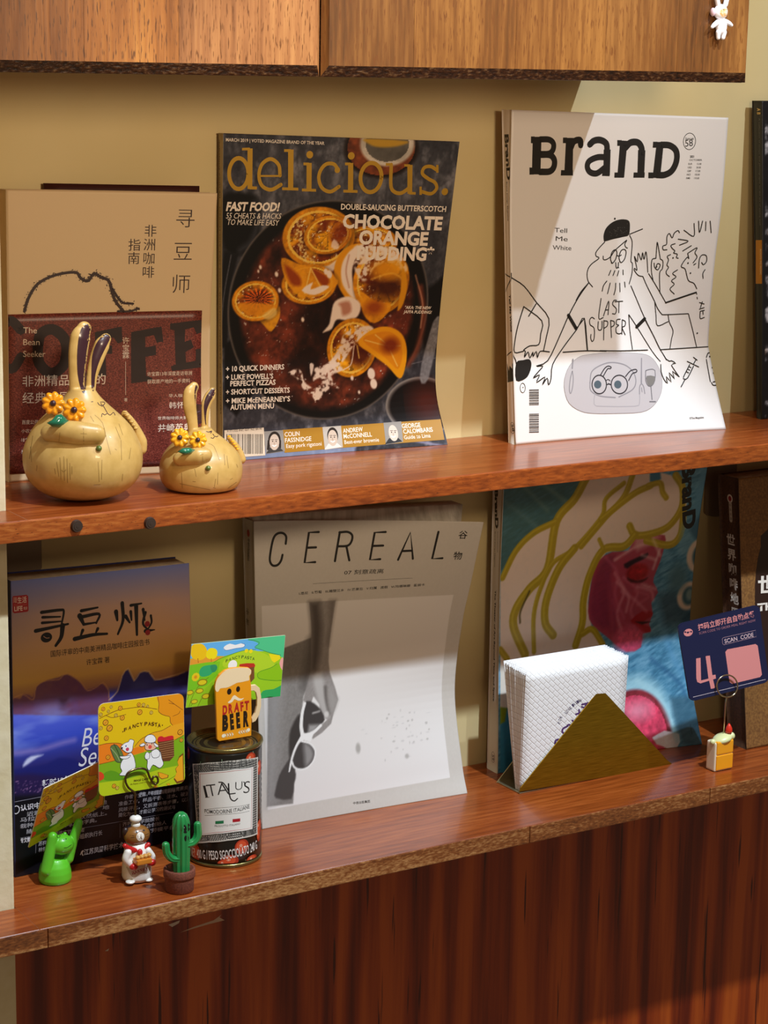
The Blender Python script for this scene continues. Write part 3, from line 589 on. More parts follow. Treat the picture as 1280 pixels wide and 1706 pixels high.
for (x0, y0, x1, y1), kind in (((242, 484, 340, 592), 0), ((540, 462, 634, 572), 1), ((850, 440, 940, 545), 2)):
    Pn.level = 2; Pn.poly([(x0, y0), (x1, y0-7), (x1+10, y1-8), (x0+12, y1+6)], 'b9b2a8' if kind == 1 else '8f8a84'); cx = (x0+x1)/2+5; Pn.level = 3
    if kind < 2: Pn.disc((cx, (y0+y1)/2-12), 5.6 if kind == 0 else 5.0, '241b16', ry=6.6)
    if kind == 0: Pn.poly([(cx-34, (y0+y1)/2-10), (cx-22, (y0+y1)/2-10), (cx-24, y1-10), (cx-38, y1-16)], '241b16'); Pn.poly([(cx+22, (y0+y1)/2-10), (cx+34, (y0+y1)/2-10), (cx+34, y1-24), (cx+24, y1-18)], '241b16')
    Pn.poly([(cx-40, y1), (cx-22, y1-26), (cx+22, y1-30), (cx+44, y1-12), (cx+44, y1-9), (cx-40, y1+4)], ('3a3836', 'ded8d2', '222226')[kind])
    Pn.level = 4; Pn.disc((cx, (y0+y1)/2), 4.3, 'c9b6a4' if kind != 2 else 'd3c3b4', ry=6.4)
    Pn.level = 5
    for sx in (-9, 9): Pn.disc((cx+sx, (y0+y1)/2-4), .55, '2a1e18', n=8); Pn.line([(cx+sx-6, (y0+y1)/2-12), (cx+sx+6, (y0+y1)/2-13)], .4, '4a3a30', sm=0)
    Pn.line([(cx, (y0+y1)/2-2), (cx-2, (y0+y1)/2+8), (cx+3, (y0+y1)/2+9)], .3, '8a7060'); Pn.line([(cx-10, (y0+y1)/2+16), (cx, (y0+y1)/2+21), (cx+10, (y0+y1)/2+15)], .9, 'f2ece6')
Pn.level = 2
for tx, a, b, hh in (('COLIN', (348, 510), (424, 505), 3.4), ('FASSNIDGE', (350, 540), (484, 531), 3.4), ('ANDREW', (645, 492), (746, 483), 3.4), ('McCONNELL', (648, 520), (792, 509), 3.4), ('GEORGE', (945, 468), (1040, 462), 3.4), ('CALOMBARIS', (952, 496), (1102, 485), 3.4)): Pn.text(tx, a, b, hh, Wt, .015)
for tx, a, b in (('Easy pork rigatoni', (356, 568), (536, 555)), ('Best-ever brownie', (652, 548), (828, 535)), ('Guide to Lima', (956, 524), (1090, 514))): Pn.text(tx, a, b, 3.0, Wt, .008)
Pn.level = 1; Pn.poly([(42, 478), (242, 464), (250, 605), (42, 620)], 'd9c9b2'); x = 52; Pn.level = 2
while x < 232:
    ww = rng.choice([1.5, 2.5, 4]); Pn.poly([(x, 497), (x+ww, 497), (x+ww, 600-(x-42)*.03), (x, 600)], '1a1512'); x += ww+rng.choice([2, 3, 4.5])
Pn.text('9 771322 INC GST NZ $8.90', (56, 488), (232, 474), 1.6, '3a3028')
Pn.build('cover_print', t)
Ps = Print(sp, None); Ps.text('delicious.com.au', (365, 232), (366, 330), 1.9, '2a2118', .02); Ps.text('MARCH 2019  FAST FOOD  SHORTCUT DESSERTS  QUICK DINNERS', (366, 345), (367, 690), 1.3, '4a3d28'); Ps.build('spine_print', t)

# --- white magazine with the line drawing (issue 58)
xl, L = edge_pts([(860, 741), (850, 400), (853, 183)], Z1); xr, R = edge_pts([(1210, 715), (1195, 650), (1183, 590), (1181, 560), (1190, 450), (1204, 330), (1214, 196)], Z1)
S = Sheet(xl, xr, L, R, 2.2)
MW = mat('white_matte_cover', hexrgb('e3deda'), .38, coat=.1)
t, sp = book('design_magazine', 'white magazine titled BranD with a black line drawing of a bearded diner in a cap', S, spine_back((848, 737), (837, 182), S.xL, Z1, .5685), MW, mat('cream_spine', hexrgb('ddd2c4'), .5), M_PAGEW, 'magazine')
K = '1b1714'
Pn = Print(S, (830, 170, 3.282))
for q in [[(190, 190), (238, 190), (232, 396), (185, 396)], [(180, 188), (200, 188), (200, 225), (180, 225)], [(172, 358), (196, 358), (196, 397), (172, 397)],
          [(372, 196), (412, 196), (408, 400), (362, 400)], [(355, 194), (378, 194), (376, 225), (355, 225)], [(345, 372), (410, 372), (410, 402), (343, 402)],
          [(578, 260), (616, 260), (612, 400), (576, 400)], [(572, 376), (612, 378), (610, 406), (568, 404)],
          [(668, 210), (708, 212), (690, 412), (652, 412)], [(652, 208), (676, 208), (674, 240), (652, 240)], [(637, 385), (690, 385), (688, 414), (636, 414)],
          [(766, 262), (806, 264), (800, 390), (762, 390)], [(742, 385), (803, 385), (801, 414), (740, 414)],
          [(868, 218), (907, 218), (887, 415), (845, 415)], [(848, 217), (872, 217), (868, 250), (846, 250)], [(822, 385), (850, 385), (850, 417), (822, 417)]]: Pn.poly(q, K)
for q, w in (([(230, 204), (280, 206), (303, 228), (300, 262), (278, 282), (232, 284)], 5.0), ([(232, 288), (285, 290), (308, 318), (304, 358), (280, 380), (228, 382)], 5.4),
             ([(398, 250), (415, 216), (448, 208), (452, 236)], 5.4), ([(502, 232), (525, 212), (560, 208), (592, 228), (597, 270)], 5.6), ([(592, 302), (545, 302), (500, 322), (488, 352), (502, 382), (540, 390), (585, 358)], 5.2),
             ([(696, 250), (725, 222), (765, 222), (785, 252), (784, 290)], 5.8), ([(892, 234), (940, 238), (974, 268), (976, 322), (952, 374), (912, 398), (868, 399)], 5.6)): Pn.line(q, w, K)
Pn.ring((1047, 215), 5.9, .55, K, ry=7.0); Pn.text('Issue', (1026, 208), (1070, 206), 2.3, K, .01); Pn.text('58', (1024, 244), (1066, 240), 5.6, K)
Pn.text('2021', (1050, 304), (1072, 303), 1.7, K, .04); Pn.text('OCTOBER', (1046, 322), (1116, 322), 1.5, K, .01)
for i, (a, b) in enumerate((('EUR', '15.00'), ('USD', '20.00'), ('GBP', '17.00'), ('HKD', '150.00'), ('RMB', '110.00'))):
    y = 343+i*19.5; Pn.text(a, (1041-i*3, y), (1062-i*3, y), 1.5, K, .01); Pn.text(b, (1088-i*4, y), (1112-i*3, y), 1.5, K, .01)
for tx, a, b in (('Tell', (924, 387), (945, 388)), ('Me', (926, 401), (946, 402)), ('White', (921, 416), (952, 417))): Pn.z = None; Pn.text(tx, a, b, 3.7, K, .0)
W1 = 1.0
Pn.z = (960, 350, 4.923)                                 # figure and neighbours
Pn.poly([(228, 250), (226, 205), (245, 150), (290, 105), (345, 80), (400, 76), (436, 92), (442, 140), (432, 205), (380, 222), (300, 240), (240, 257)], K, 4)
Pn.level = 1
for i in range(60):
    a, b = rng.normal(335, 45), rng.normal(158, 38)
    if 240 < a < 425 and 95 < b < 215 and b > 330-a*.55: Pn.disc((a, b), .16, 'b9b2aa', n=5)
Pn.level = 0; Pn.disc((318, 71), .9, K, n=10)
LN = [[(440, 198), (545, 155)], [(235, 262), (190, 310), (162, 350), (165, 378), (188, 395), (130, 440), (100, 480), (90, 530), (100, 585), (135, 630)], [(440, 208), (460, 260), (455, 350), (450, 420), (462, 440), (458, 520), (436, 605)],
      [(222, 378), (225, 405), (250, 405), (285, 380), (320, 330), (405, 255), (415, 250), (400, 280), (408, 305), (422, 312)], [(335, 372), (352, 378), (370, 368)], [(325, 430), (330, 475), (345, 465), (348, 430)], [(340, 470), (350, 472)],
      [(285, 495), (268, 535)], [(318, 497), (303, 537)], [(350, 498), (338, 540)], [(385, 492), (386, 530)],
      [(252, 582), (225, 620), (214, 665)], [(280, 598), (258, 685)], [(325, 600), (322, 650), (310, 695)], [(358, 600), (360, 670)], [(398, 590), (402, 632)],
      [(205, 725), (186, 885), (222, 882)], [(225, 868), (268, 745), (262, 858)], [(240, 820), (266, 818)], [(332, 740), (310, 742), (300, 775), (330, 810), (322, 850), (298, 850)], [(318, 752), (382, 748)], [(352, 752), (350, 842)],
      [(150, 892), (130, 880), (112, 900), (115, 940), (148, 970), (148, 1050), (132, 1078), (120, 1050), (122, 1020)], [(182, 915), (180, 975), (200, 985), (212, 965), (213, 912)], [(228, 905), (226, 1065)], [(228, 908), (258, 915), (255, 950), (228, 970)], [(283, 905), (290, 1045)], [(283, 905), (312, 915), (310, 945), (287, 960)], [(362, 895), (335, 900), (330, 935), (350, 945), (328, 965), (330, 1005), (352, 1015), (368, 1010)], [(378, 900), (375, 1018)], [(378, 900), (404, 915), (400, 950), (378, 965), (402, 1022)],
      [(450, 622), (500, 740), (560, 880), (640, 1040), (740, 1228)], [(462, 1142), (440, 980), (432, 858)], [(434, 860), (500, 960), (640, 1180), (690, 1240)],
      [(90, 1145), (68, 888)], [(68, 888), (0, 975)], [(100, 600), (40, 670), (0, 740)],
      [(548, 545), (510, 535), (478, 495), (480, 478), (500, 490), (478, 378), (502, 425), (510, 352), (535, 410), (545, 348), (558, 405), (572, 340), (582, 400), (588, 510)], [(548, 545), (580, 620), (640, 740), (665, 800), (700, 850), (730, 858), (920, 850)], [(595, 522), (650, 610), (735, 758)],
      [(655, 395), (662, 300), (668, 268), (690, 395)], [(655, 395), (622, 410), (618, 500), (632, 580)], [(690, 400), (712, 420), (708, 480), (685, 520), (688, 680)], [(640, 435), (645, 470), (670, 490), (690, 450), (668, 440), (655, 470)],
      [(645, 750), (655, 860), (668, 948), (755, 915)], [(755, 862), (765, 920), (795, 990), (782, 1060), (770, 1135)], [(922, 852), (960, 1000), (988, 1120)],
      [(745, 325), (715, 325), (712, 295), (742, 280), (745, 220), (765, 192), (788, 228), (805, 190), (835, 168), (848, 185)], [(812, 275), (778, 290), (790, 315), (810, 335), (800, 352), (830, 362), (822, 388), (838, 395)],
      [(775, 365), (748, 380), (758, 410), (745, 450), (758, 470), (740, 500), (742, 525), (765, 545)], [(832, 490), (792, 520), (820, 548), (782, 580), (805, 608), (770, 648), (805, 688)],
      [(885, 165), (965, 215), (968, 110)], [(1005, 90), (1012, 185), (1038, 90)], [(1065, 95), (1062, 168)], [(1100, 90), (1108, 185)], [(838, 238), (920, 255), (848, 288)], [(945, 292), (875, 335)], [(915, 355), (992, 308), (975, 350), (992, 385), (960, 432)], [(915, 355), (925, 400), (910, 388), (862, 460), (895, 485), (920, 575), (965, 600), (990, 645)], [(982, 438), (965, 450)],
      [(1005, 475), (1012, 400), (1035, 368), (1068, 375), (1070, 420), (1045, 448), (1030, 430)], [(1058, 488), (1040, 520), (1042, 560)], [(985, 675), (990, 690)], [(992, 715), (995, 728)],
      [(1012, 758), (1050, 770)], [(1035, 752), (1020, 800)], [(1012, 812), (1050, 800)], [(1018, 830), (1018, 888), (1052, 880)], [(1018, 830), (1052, 822)], [(1040, 830), (1042, 855)]]
for q in LN: Pn.line(q, W1*.92, K, sm=4)
for c_ in ((795, 392), (918, 435), (938, 517), (993, 1010), (660, 465)): Pn.disc(c_, .8, K, n=10)
Pn.line([(735, 760), (985, 675)], 1.5, K); Pn.line([(497, 958), (562, 892)], 3.2, K)
Pn.line([(295, 435), (282, 400), (295, 345), (322, 325), (335, 350), (325, 400), (300, 435), (288, 432)], W1*.9, K); Pn.line([(360, 425), (352, 385), (368, 335), (395, 322), (410, 345), (398, 400), (372, 430), (358, 420)], W1*.9, K)
Pn.z = (830, 440, 5.503)                                 # left arms
for q in [[(62, 85), (130, 130), (240, 205), (350, 350), (465, 500), (440, 680), (415, 800)], [(348, 365), (280, 478)], [(235, 390), (400, 520), (390, 640), (372, 738), (290, 750), (232, 790), (250, 800), (240, 855), (275, 805), (290, 862), (320, 805), (318, 850), (350, 800), (360, 860), (385, 800), (470, 805)], [(235, 390), (180, 570), (152, 720), (152, 810), (230, 800)],
          [(830, 172), (740, 300), (650, 465), (560, 670), (455, 885), (350, 935), (410, 935), (370, 985), (322, 1045), (380, 1015), (352, 1085), (430, 1035), (405, 1108), (450, 1045), (462, 1108), (485, 1050), (500, 920), (600, 760), (720, 600), (790, 495), (820, 790)], [(595, 808), (800, 795), (991, 798)], [(120, 85), (118, 140), (90, 210), (66, 262)]]: Pn.line(q, W1, K, sm=3)
Pn.line([(645, 470), (715, 590)], 3.2, K)
Pn.poly([(165, 905), (230, 880), (285, 872), (305, 915), (290, 990), (250, 1050), (165, 1068)], K, 3)
Pn.line([(120, 805), (160, 880), (170, 930)], W1, K, sm=0)
Pn.ring((225, 1135), 2.6, .5, K, ry=3.9); Pn.disc((228, 1130), .5, K, n=8)
for x0, y0, hh in ((285, 1150, 140), (285, 1372, 165)):
    y = y0
    while y < y0+hh:
        a = float(rng.choice([4, 7, 12])); Pn.poly([(x0, y), (x0+88, y-2), (x0+88, y+a-2), (x0, y+a)], '55504e'); y += a+float(rng.choice([5, 8]))
Pn.z = (1000, 500, 5.818)
for q in [[(0, 490), (200, 492), (460, 484)], [(590, 480), (760, 470), (1045, 452)], [(435, 190), (520, 350), (640, 572), (690, 588), (732, 612), (690, 632), (768, 745), (700, 690), (722, 765), (668, 702), (688, 795), (640, 740), (652, 808), (620, 770), (592, 700), (588, 625)],
          [(905, 555), (940, 582)], [(845, 595), (955, 648)], [(930, 575), (905, 620)], [(905, 640), (848, 755), (818, 765), (808, 745), (868, 625)], [(822, 770), (785, 840)], [(880, 655), (862, 645)], [(868, 680), (850, 670)], [(856, 705), (838, 696)],
          [(1030, 555), (1045, 515), (1062, 512)], [(1030, 575), (1068, 790)], [(1080, 800), (1095, 825), (1125, 826)], [(1095, 795), (1118, 790)]]: Pn.line(q, W1*.95, K, sm=2)
for c_ in ((942, 320), (1088, 655), (1100, 708), (1062, 548)): Pn.disc(c_, .8, K, n=8)
Pn.text('\u00a9The Magazine', (868, 1155), (1005, 1145), 1.6, '4a4642', .01)
# frosted oval window with spectacles on a plate
Pn.z = (1000, 500, 5.818)
ov = [(-130, 530), (90, 508), (350, 515), (480, 545), (560, 640), (598, 760), (590, 900), (520, 1020), (400, 1085), (150, 1098), (-60, 1098), (-190, 1075), (-300, 1000), (-345, 880), (-345, 760), (-300, 640), (-220, 560)]
Pn.poly(ov, mat('frosted_window', hexrgb('b9b3b4'), .3), 3); Pn.line(ov, .35, '8f8a8c', sm=3, closed=True)
g1, g2 = '8b878b', '2f2c31'; Pn.level = 1
Pn.line([(-100, 800), (-80, 690), (20, 625), (120, 605), (240, 630), (320, 700), (345, 790), (310, 870), (180, 940)], 1.1, g1); Pn.line([(-100, 800), (-90, 880), (0, 930), (145, 945)], 1.1, g1)
Pn.line([(-50, 900), (-60, 1010), (20, 1030), (330, 1030), (380, 1000), (380, 900)], .8, 'a29da0', sm=2)
Pn.level = 2
for cx in (-10, 185): Pn.disc((cx-15, 818), 3.9, '4d5a62', ry=3.4); Pn.ring((cx, 818), 8.7 if cx > 0 else 7.6, 1.1, g2, ry=7.8)
Pn.line([(70, 818), (82, 812), (100, 820)], 1.2, g2); Pn.line([(55, 780), (75, 770), (95, 782)], .8, g2)
Pn.line([(0, 730), (40, 665), (75, 640), (105, 650), (95, 665), (70, 668), (30, 735)], 1, g2); Pn.line([(245, 740), (290, 688), (340, 672), (355, 685), (345, 700), (310, 715), (275, 780)], 1, g2)
Pn.line([(-265, 575), (-272, 660)], 1.4, g1); Pn.line([(-272, 690), (-290, 760), (-300, 860), (-288, 905), (-270, 850), (-262, 760), (-270, 690)], .9, g1)
Pn.line([(400, 565), (398, 800)], 1.1, g1, w2=1.6); Pn.line([(380, 910), (382, 840), (400, 812), (420, 840), (432, 905)], 1, g1); Pn.line([(400, 850), (405, 890)], .8, g1)
Pn.line([(440, 685), (480, 672), (530, 682), (528, 780), (500, 830), (465, 832), (440, 780), (440, 685)], .8, '6d696d', sm=2); Pn.poly([(450, 735), (528, 740), (520, 800), (495, 828), (468, 828), (448, 785)], '77736f', 2); Pn.line([(490, 832), (502, 965)], .9, '6d696d'); Pn.line([(480, 985), (535, 985)], 1.1, '6d696d')
Pn.build('cover_print', t)
Ps = Print(sp, None); Ps.text('BranD', (841, 224), (845, 300), 4.2, K, .04); Ps.text('International', (849, 303), (851, 340), 1.3, K, .01); Ps.text('Brand Design Magazine', (844, 303), (846, 368), 1.3, K, .01); Ps.text('Tell Me White', (848, 491), (851, 553), 2.2, K, .03)
Ps.z = (830, 440, 5.503); Ps.line([(62, 85), (130, 130)], W1, K); Ps.line([(118, 90), (112, 150), (66, 265)], W1, K)
Ps.poly([(85, 905), (100, 980), (108, 930), (130, 960), (130, 905), (160, 940), (162, 1068), (88, 1085)], K); Ps.line([(80, 840), (120, 806)], W1, K); Ps.z = None
Ps.ring((854, 713), 2.6, .35, K, ry=4.6); Ps.text('58', (852, 707), (854, 719), 2.4, K, .02); Ps.build('spine_print', t)

# --- tan book with a burlap band (upper shelf, left)
xl, L = edge_pts([(15, 803), (12, 560), (10, 316)], Z1); xr, R = edge_pts([(352, 785), (350, 560), (362, 322)], Z1)
L = [(-.0125, Z1), (-.0150, .40), (-.0170, L[-1][1])]
S = Sheet(xl, xr, L, R, 1.2)
t, sp = book('coffee_book', 'tan paperback with a burgundy burlap-print band, standing behind the two rabbit ornaments', S, [(-.0006, Z1), (-.0008, .51)], mat('tan_cover', hexrgb('d8bc92'), .55, bump=(700, .15, .0002)), mat('tan_spine', hexrgb('cdb28a'), .6), M_PAGEW, bdepth=lambda u, v: .012+.0*u)
Mb = noisy('burlap_print', [(.3, '3a1512'), (.5, '6e2c22'), (.72, '9c5040')], 1500, .4, (.6, 1, 1))
zz = lambda v: v
def band(u0, v1):
    pass
Pn = Print(S, (0, 300, 3.158))
# band as its own wrap, slightly proud of the cover
q0 = S.uv(15, 524)[1]/S.H; q1 = S.uv(345, 517)[1]/S.H; qb = S.uv(15, 790)[1]/S.H
bs = Surf(lambda u, v: (lambda P, N: P+N*.0004)(S.P(u*.955, qb+v*((q0+(q1-q0)*u)-qb)), S.N(u*.955, qb+v*((q0+(q1-q0)*u)-qb))), S.W*.955, S.H*(q0-qb))
grid_mesh('paper_band', bs, 20, 20, Mb, t, .0003)
Pn.z = None
for x_, yy, ch in ((3, 0, 'C'), (62, 0, 'O'), (122, 0, 'F'), (208, 0, 'F'), (280, 0, 'E')): pass
DK = '23100f'; PB = Print(bs, (0, 300, 3.158))
PB.line([(110, 790), (60, 740), (22, 760)], 7, DK); PB.line([(22, 985), (70, 990), (110, 930)], 7, DK); PB.line([(200, 870), (215, 810), (275, 785), (335, 830), (350, 900), (330, 980), (265, 1015), (205, 960), (198, 870)], 8, DK)
for q in [[(500, 800), (640, 770), (645, 850), (620, 860), (600, 830), (560, 830), (555, 870), (590, 870), (590, 915), (555, 915), (560, 1030), (500, 1040)],
          [(690, 800), (850, 770), (860, 850), (825, 855), (810, 815), (765, 825), (765, 880), (820, 870), (822, 920), (765, 930), (770, 1030), (800, 1040), (800, 1055), (690, 1070)],
          [(895, 755), (1060, 735), (1065, 800), (1035, 810), (1020, 775), (975, 785), (972, 850), (1005, 840), (1020, 880), (975, 905), (980, 960), (1030, 950), (1030, 890), (1060, 885), (1062, 985), (905, 1005), (900, 980), (925, 970), (918, 790), (895, 785)]]: PB.poly(q, DK)
CR = 'e6d2bd'; PB.level = 1
for tx, a, b in (('The', (122, 806), (194, 806)), ('Bean', (122, 868), (208, 868)), ('Seeker', (122, 930), (238, 930))): PB.text(tx, a, b, 4.3, CR)
PB.text('非洲精品咖啡的', (118, 1088), (555, 1075), 7.6, CR, 0, 0, True); PB.text('经典庄园', (118, 1176), (370, 1170), 7.6, CR, 0, 0, True)
PB.vtext('许宝霖', (662, 845), (662, 922), 4.8, CR); PB.line([(661, 955), (661, 1130)], .25, CR); PB.vtext('著', (662, 1156), (662, 1158), 2.4, CR)
PB.text('许宝霖13年深度走访非洲', (775, 1032), (1010, 1026), 3.0, CR, 0, 0, True); PB.text('获取原产地的一手资料', (775, 1072), (1000, 1066), 3.0, CR, 0, 0, True)
PB.text('华人咖啡', (888, 1143), (985, 1141), 2.4, CR, 0, 0, True); PB.text('韩怀宗', (890, 1203), (1010, 1200), 4.8, CR, 0, 0, True)
PB.text('世界咖啡师大赛冠军', (830, 1262), (1030, 1258), 2.4, CR, 0, 0, True); PB.text('井崎英典', (832, 1325), (1010, 1318), 5.4, CR, .01, 0, True)
PB.text('首度公开', (115, 1285), (200, 1284), 3.0, CR, 0, 0, True); PB.text('小农户', (112, 1330), (175, 1329), 2.6, CR, 0, 0, True); PB.text('18个产区', (112, 1378), (190, 1378), 3, CR, 0, 0, True); PB.text('推荐', (112, 1440), (150, 1440), 3, CR, 0, 0, True); PB.build('band_print', t)
Pn.z = (0, 300, 3.158)
BR = '2f1714'
Pn.vtext('寻豆师', (975, 203), (952, 548), 13.2, BR, -.008); Pn.vtext('非洲咖啡', (792, 268), (780, 485), 8.2, BR); Pn.vtext('指南', (708, 342), (704, 412), 8.2, BR)
def crayon(pts, w, n, pr_, seed):
    r = np.random.default_rng(seed); P = np.array(smooth_pts(pr_.px(pts), 12))
    for i in range(n):
        k = r.integers(0, len(P)-1); c = P[k]+r.normal(0, w*.30, 2); a = r.random()*6.28; l_ = r.uniform(.3, .9); d = np.array([math.cos(a), math.sin(a)])*l_; e = np.array([-d[1], d[0]])*.5
        pr_.add([c-d, c+e, c+d, c-e], [(0, 1, 2), (0, 2, 3)], ink(BR), .06)
    pr_.line([tuple(p) for p in P], w*.6, BR, sm=0, mm=True)
crayon([(128, 690), (150, 620), (200, 545), (290, 500), (395, 485), (425, 515), (462, 530), (495, 492), (530, 510), (572, 530), (590, 590), (610, 640), (650, 690)], 3.4, 420, Pn, 4)
crayon([(590, 570), (640, 640), (700, 650)], 2.6, 60, Pn, 5); crayon([(620, 690), (680, 690), (730, 675)], 2.6, 60, Pn, 6)
Pn.build('cover_print', t)
_S2 = Sheet(S.xL+.034, S.xR-.006, [(-.0046, Z1), (-.0046, L[-1][1]+.0035)], [(-.0255, Z1), (-.0330, R[-1][1]+.0045)], 1.)
o = back_solid('back_flap', _S2, lambda u, v: .0012+0*u, ink('3a1815'), t, gap=.0, ymax=-.0004); tag(o, 'dark red back cover edge')

# --- blue landscape book (lower shelf, left)
xl, L = edge_pts([(26, 1462), (22, 1200), (18, 968)], Z2); xr, R = edge_pts([(312, 1395), (320, 1150), (315, 938)], Z2)
S = Sheet(xl, xr, L, R, 1.3)
C = Canvas(S, 190, 270, '8d7a80', (0, 930, 3.879)); yv = C.Y/S.H
def grad(stops):
    ys = [q[0] for q in stops]; cs = np.array([hexrgb(q[1]) for q in stops]); return np.stack([np.interp(yv, ys, cs[:, i]) for i in range(3)], 1)
C.C = grad([(0, '0e0d14'), (.27, '12101c'), (.36, '2c2668'), (.46, '3c50c8'), (.55, '5a68dc'), (.585, '3f3c92'), (.61, 'a87050'), (.66, 'e0a850'), (.78, 'dca878'), (.88, 'c8a08c'), (1., '7480c0')])
e_ = np.clip(np.abs(C.X/S.W-.55)*2-.55, 0, 1)*np.clip((yv-.72)*5, 0, 1); C.put(e_*.6, '7a78a8')
cl = fbm(C.X, C.Y, 9, 61, 5)
C.poly([(85, 960), (85, 900), (130, 910), (150, 880), (190, 885), (215, 900), (235, 830), (300, 790), (380, 770), (440, 750), (520, 800), (560, 850), (620, 830), (660, 810), (700, 860), (720, 960), (720, 1010), (85, 1010)], '70415c', .6, 2, tex=lambda x, y: .75+.3*fbm(x, y, 5, 3))
C.line([(85, 905), (150, 880), (215, 915), (235, 830), (300, 790), (380, 785), (430, 745), (520, 800), (565, 855), (620, 835), (665, 805), (700, 850), (705, 900)], .5, 'e8a860', .5, sm=3, al=.8)
C.poly([(730, 1010), (720, 920), (760, 860), (790, 760), (830, 720), (865, 790), (900, 740), (960, 735), (1000, 785), (1080, 775), (1150, 760), (1195, 735), (1240, 760), (1240, 1010)], '30286a', .6, 2); C.line([(705, 915), (760, 860), (790, 760), (830, 712), (868, 792), (905, 738), (965, 732), (1000, 785), (1080, 770), (1195, 735)], .8, 'f0c890', .5, sm=2, al=.85)
C.z = (0, 1180, 3.879)
C.put(np.clip((yv-.38)*8, 0, 1)*np.clip((.62-yv)*8, 0, 1)*np.clip((fbm(C.X, C.Y, 18, 66, 4, .5, 1.6)-.5)*3, 0, .8), '8ea2ee')
C.line([(90, 290), (250, 270), (400, 225), (480, 205)], 3.5, 'a78fd0', 2, al=.6); C.poly([(150, 380), (210, 340), (240, 320), (280, 300), (200, 310), (160, 345)], 'cfd2f4', 1, 2); C.poly([(90, 400), (300, 360), (380, 320), (480, 330), (560, 370), (640, 360), (640, 470), (90, 440)], '1f2370', 1.2, 2, .9); C.poly([(90, 430), (300, 430), (420, 440), (640, 430), (640, 520), (90, 560)], '2a1c4c', 2, 2, .9)
C.poly([(88, 608), (1250, 395), (1270, 800), (96, 1160)], '100e14', .8)
C.put(np.clip(.04-yv, 0, 1)*10, '26242a')
for i in range(70):
    a, b = rng.uniform(95, 500), rng.uniform(470, 545); C.ell((a, b), 3, 2.5, 'c88fc0', al=.7)
t, sp = book('coffee_book.001', 'paperback with a sunset sky and blue lake cover, black at the foot', S, [(-.0200, Z2), (-.0200, .235)], vcol(), ink('2c3566'), M_PAGE, canvas=C, bdepth=lambda u, v: .027*(1-u)+.024*u)
Pn = Print(S, (0, 930, 3.879)); K2 = '120d10'
for q, w in (([(268, 350), (385, 335), (412, 345), (395, 440)], 2.6), ([(275, 382), (390, 378)], 2.2), ([(272, 418), (392, 408)], 2.2), ([(230, 470), (440, 425)], 3.0), ([(405, 435), (395, 510), (360, 565)], 4.0),
             ([(525, 340), (632, 318)], 2.6), ([(515, 372), (540, 425)], 4.2), ([(525, 380), (640, 360), (622, 420)], 2.8), ([(540, 428), (620, 415)], 2.2), ([(535, 465), (520, 505)], 2.6), ([(632, 455), (620, 480)], 2.6), ([(482, 522), (600, 495), (692, 488)], 3.4),
             ([(750, 345), (758, 400)], 3.6), ([(790, 290), (795, 400), (762, 490)], 3.2), ([(812, 375), (838, 415)], 3.0), ([(845, 305), (915, 292)], 2.4), ([(880, 310), (885, 495)], 3.6), ([(845, 345), (850, 400)], 2.6), ([(925, 330), (935, 400)], 2.6), ([(940, 350), (925, 425), (970, 470)], 2.4), ([(975, 370), (978, 420), (940, 480)], 2.0)): Pn.line(q, w, K2, w2=w*.55)
Pn.disc((300, 512), 4.6, K2, ry=3.8); Pn.level = 1; Pn.line([(282, 505), (300, 516), (318, 514)], .6, 'b8886e'); Pn.line([(940, 470), (1000, 462)], 3.2, K2, w2=.8); Pn.disc((952, 424), 2.2, '9c1c22'); Pn.disc((955, 480), 2.2, '9c1c22')
Pn.text('国际评审的中南美洲精品咖啡庄园报告书', (328, 640), (966, 560), 4.6, K2, .0, 0, True); Pn.text('许宝霖 著', (558, 692), (708, 674), 4.4, K2, .0, 0, True)
Pn.poly([(84, 245), (172, 236), (182, 246), (184, 338), (176, 346), (92, 356), (82, 348), (80, 255)], 'a8141e'); Pn.level = 1; Pn.text('凤凰', (86, 290), (108, 288), 4, 'f0c8b0', 0, 0, True); Pn.text('生活', (112, 292), (172, 286), 4.3, 'f4dccc', .01, 0, True); Pn.text('PHOENIX', (90, 312), (176, 304), 1.7, 'd05a50'); Pn.text('LIFE', (92, 342), (146, 337), 3.3, 'f4dccc', .02); Pn.text('悦读', (152, 334), (176, 332), 2.2, 'f4dccc', 0, 0, True)
Pn.z = (0, 1180, 3.879); WH = 'e8e4ea'
Pn.text('Bean', (528, 250), (760, 215), 14.5, WH, -.004, .18); Pn.text('Seeker', (505, 378), (850, 325), 14.5, WH, -.004, .18)
Pn.text('耗时12年亲赴十国', (272, 505), (640, 440), 4.6, WH, .015, 0, True); Pn.line([(95, 605), (1230, 375)], .35, 'a09cac'); Pn.level = 1; Pn.ring((104, 656), 2.6, .7, WH, ry=3.0); Pn.text('认识中南美洲精品咖啡产区', (132, 665), (640, 575), 4.3, WH, .02, 0, True)
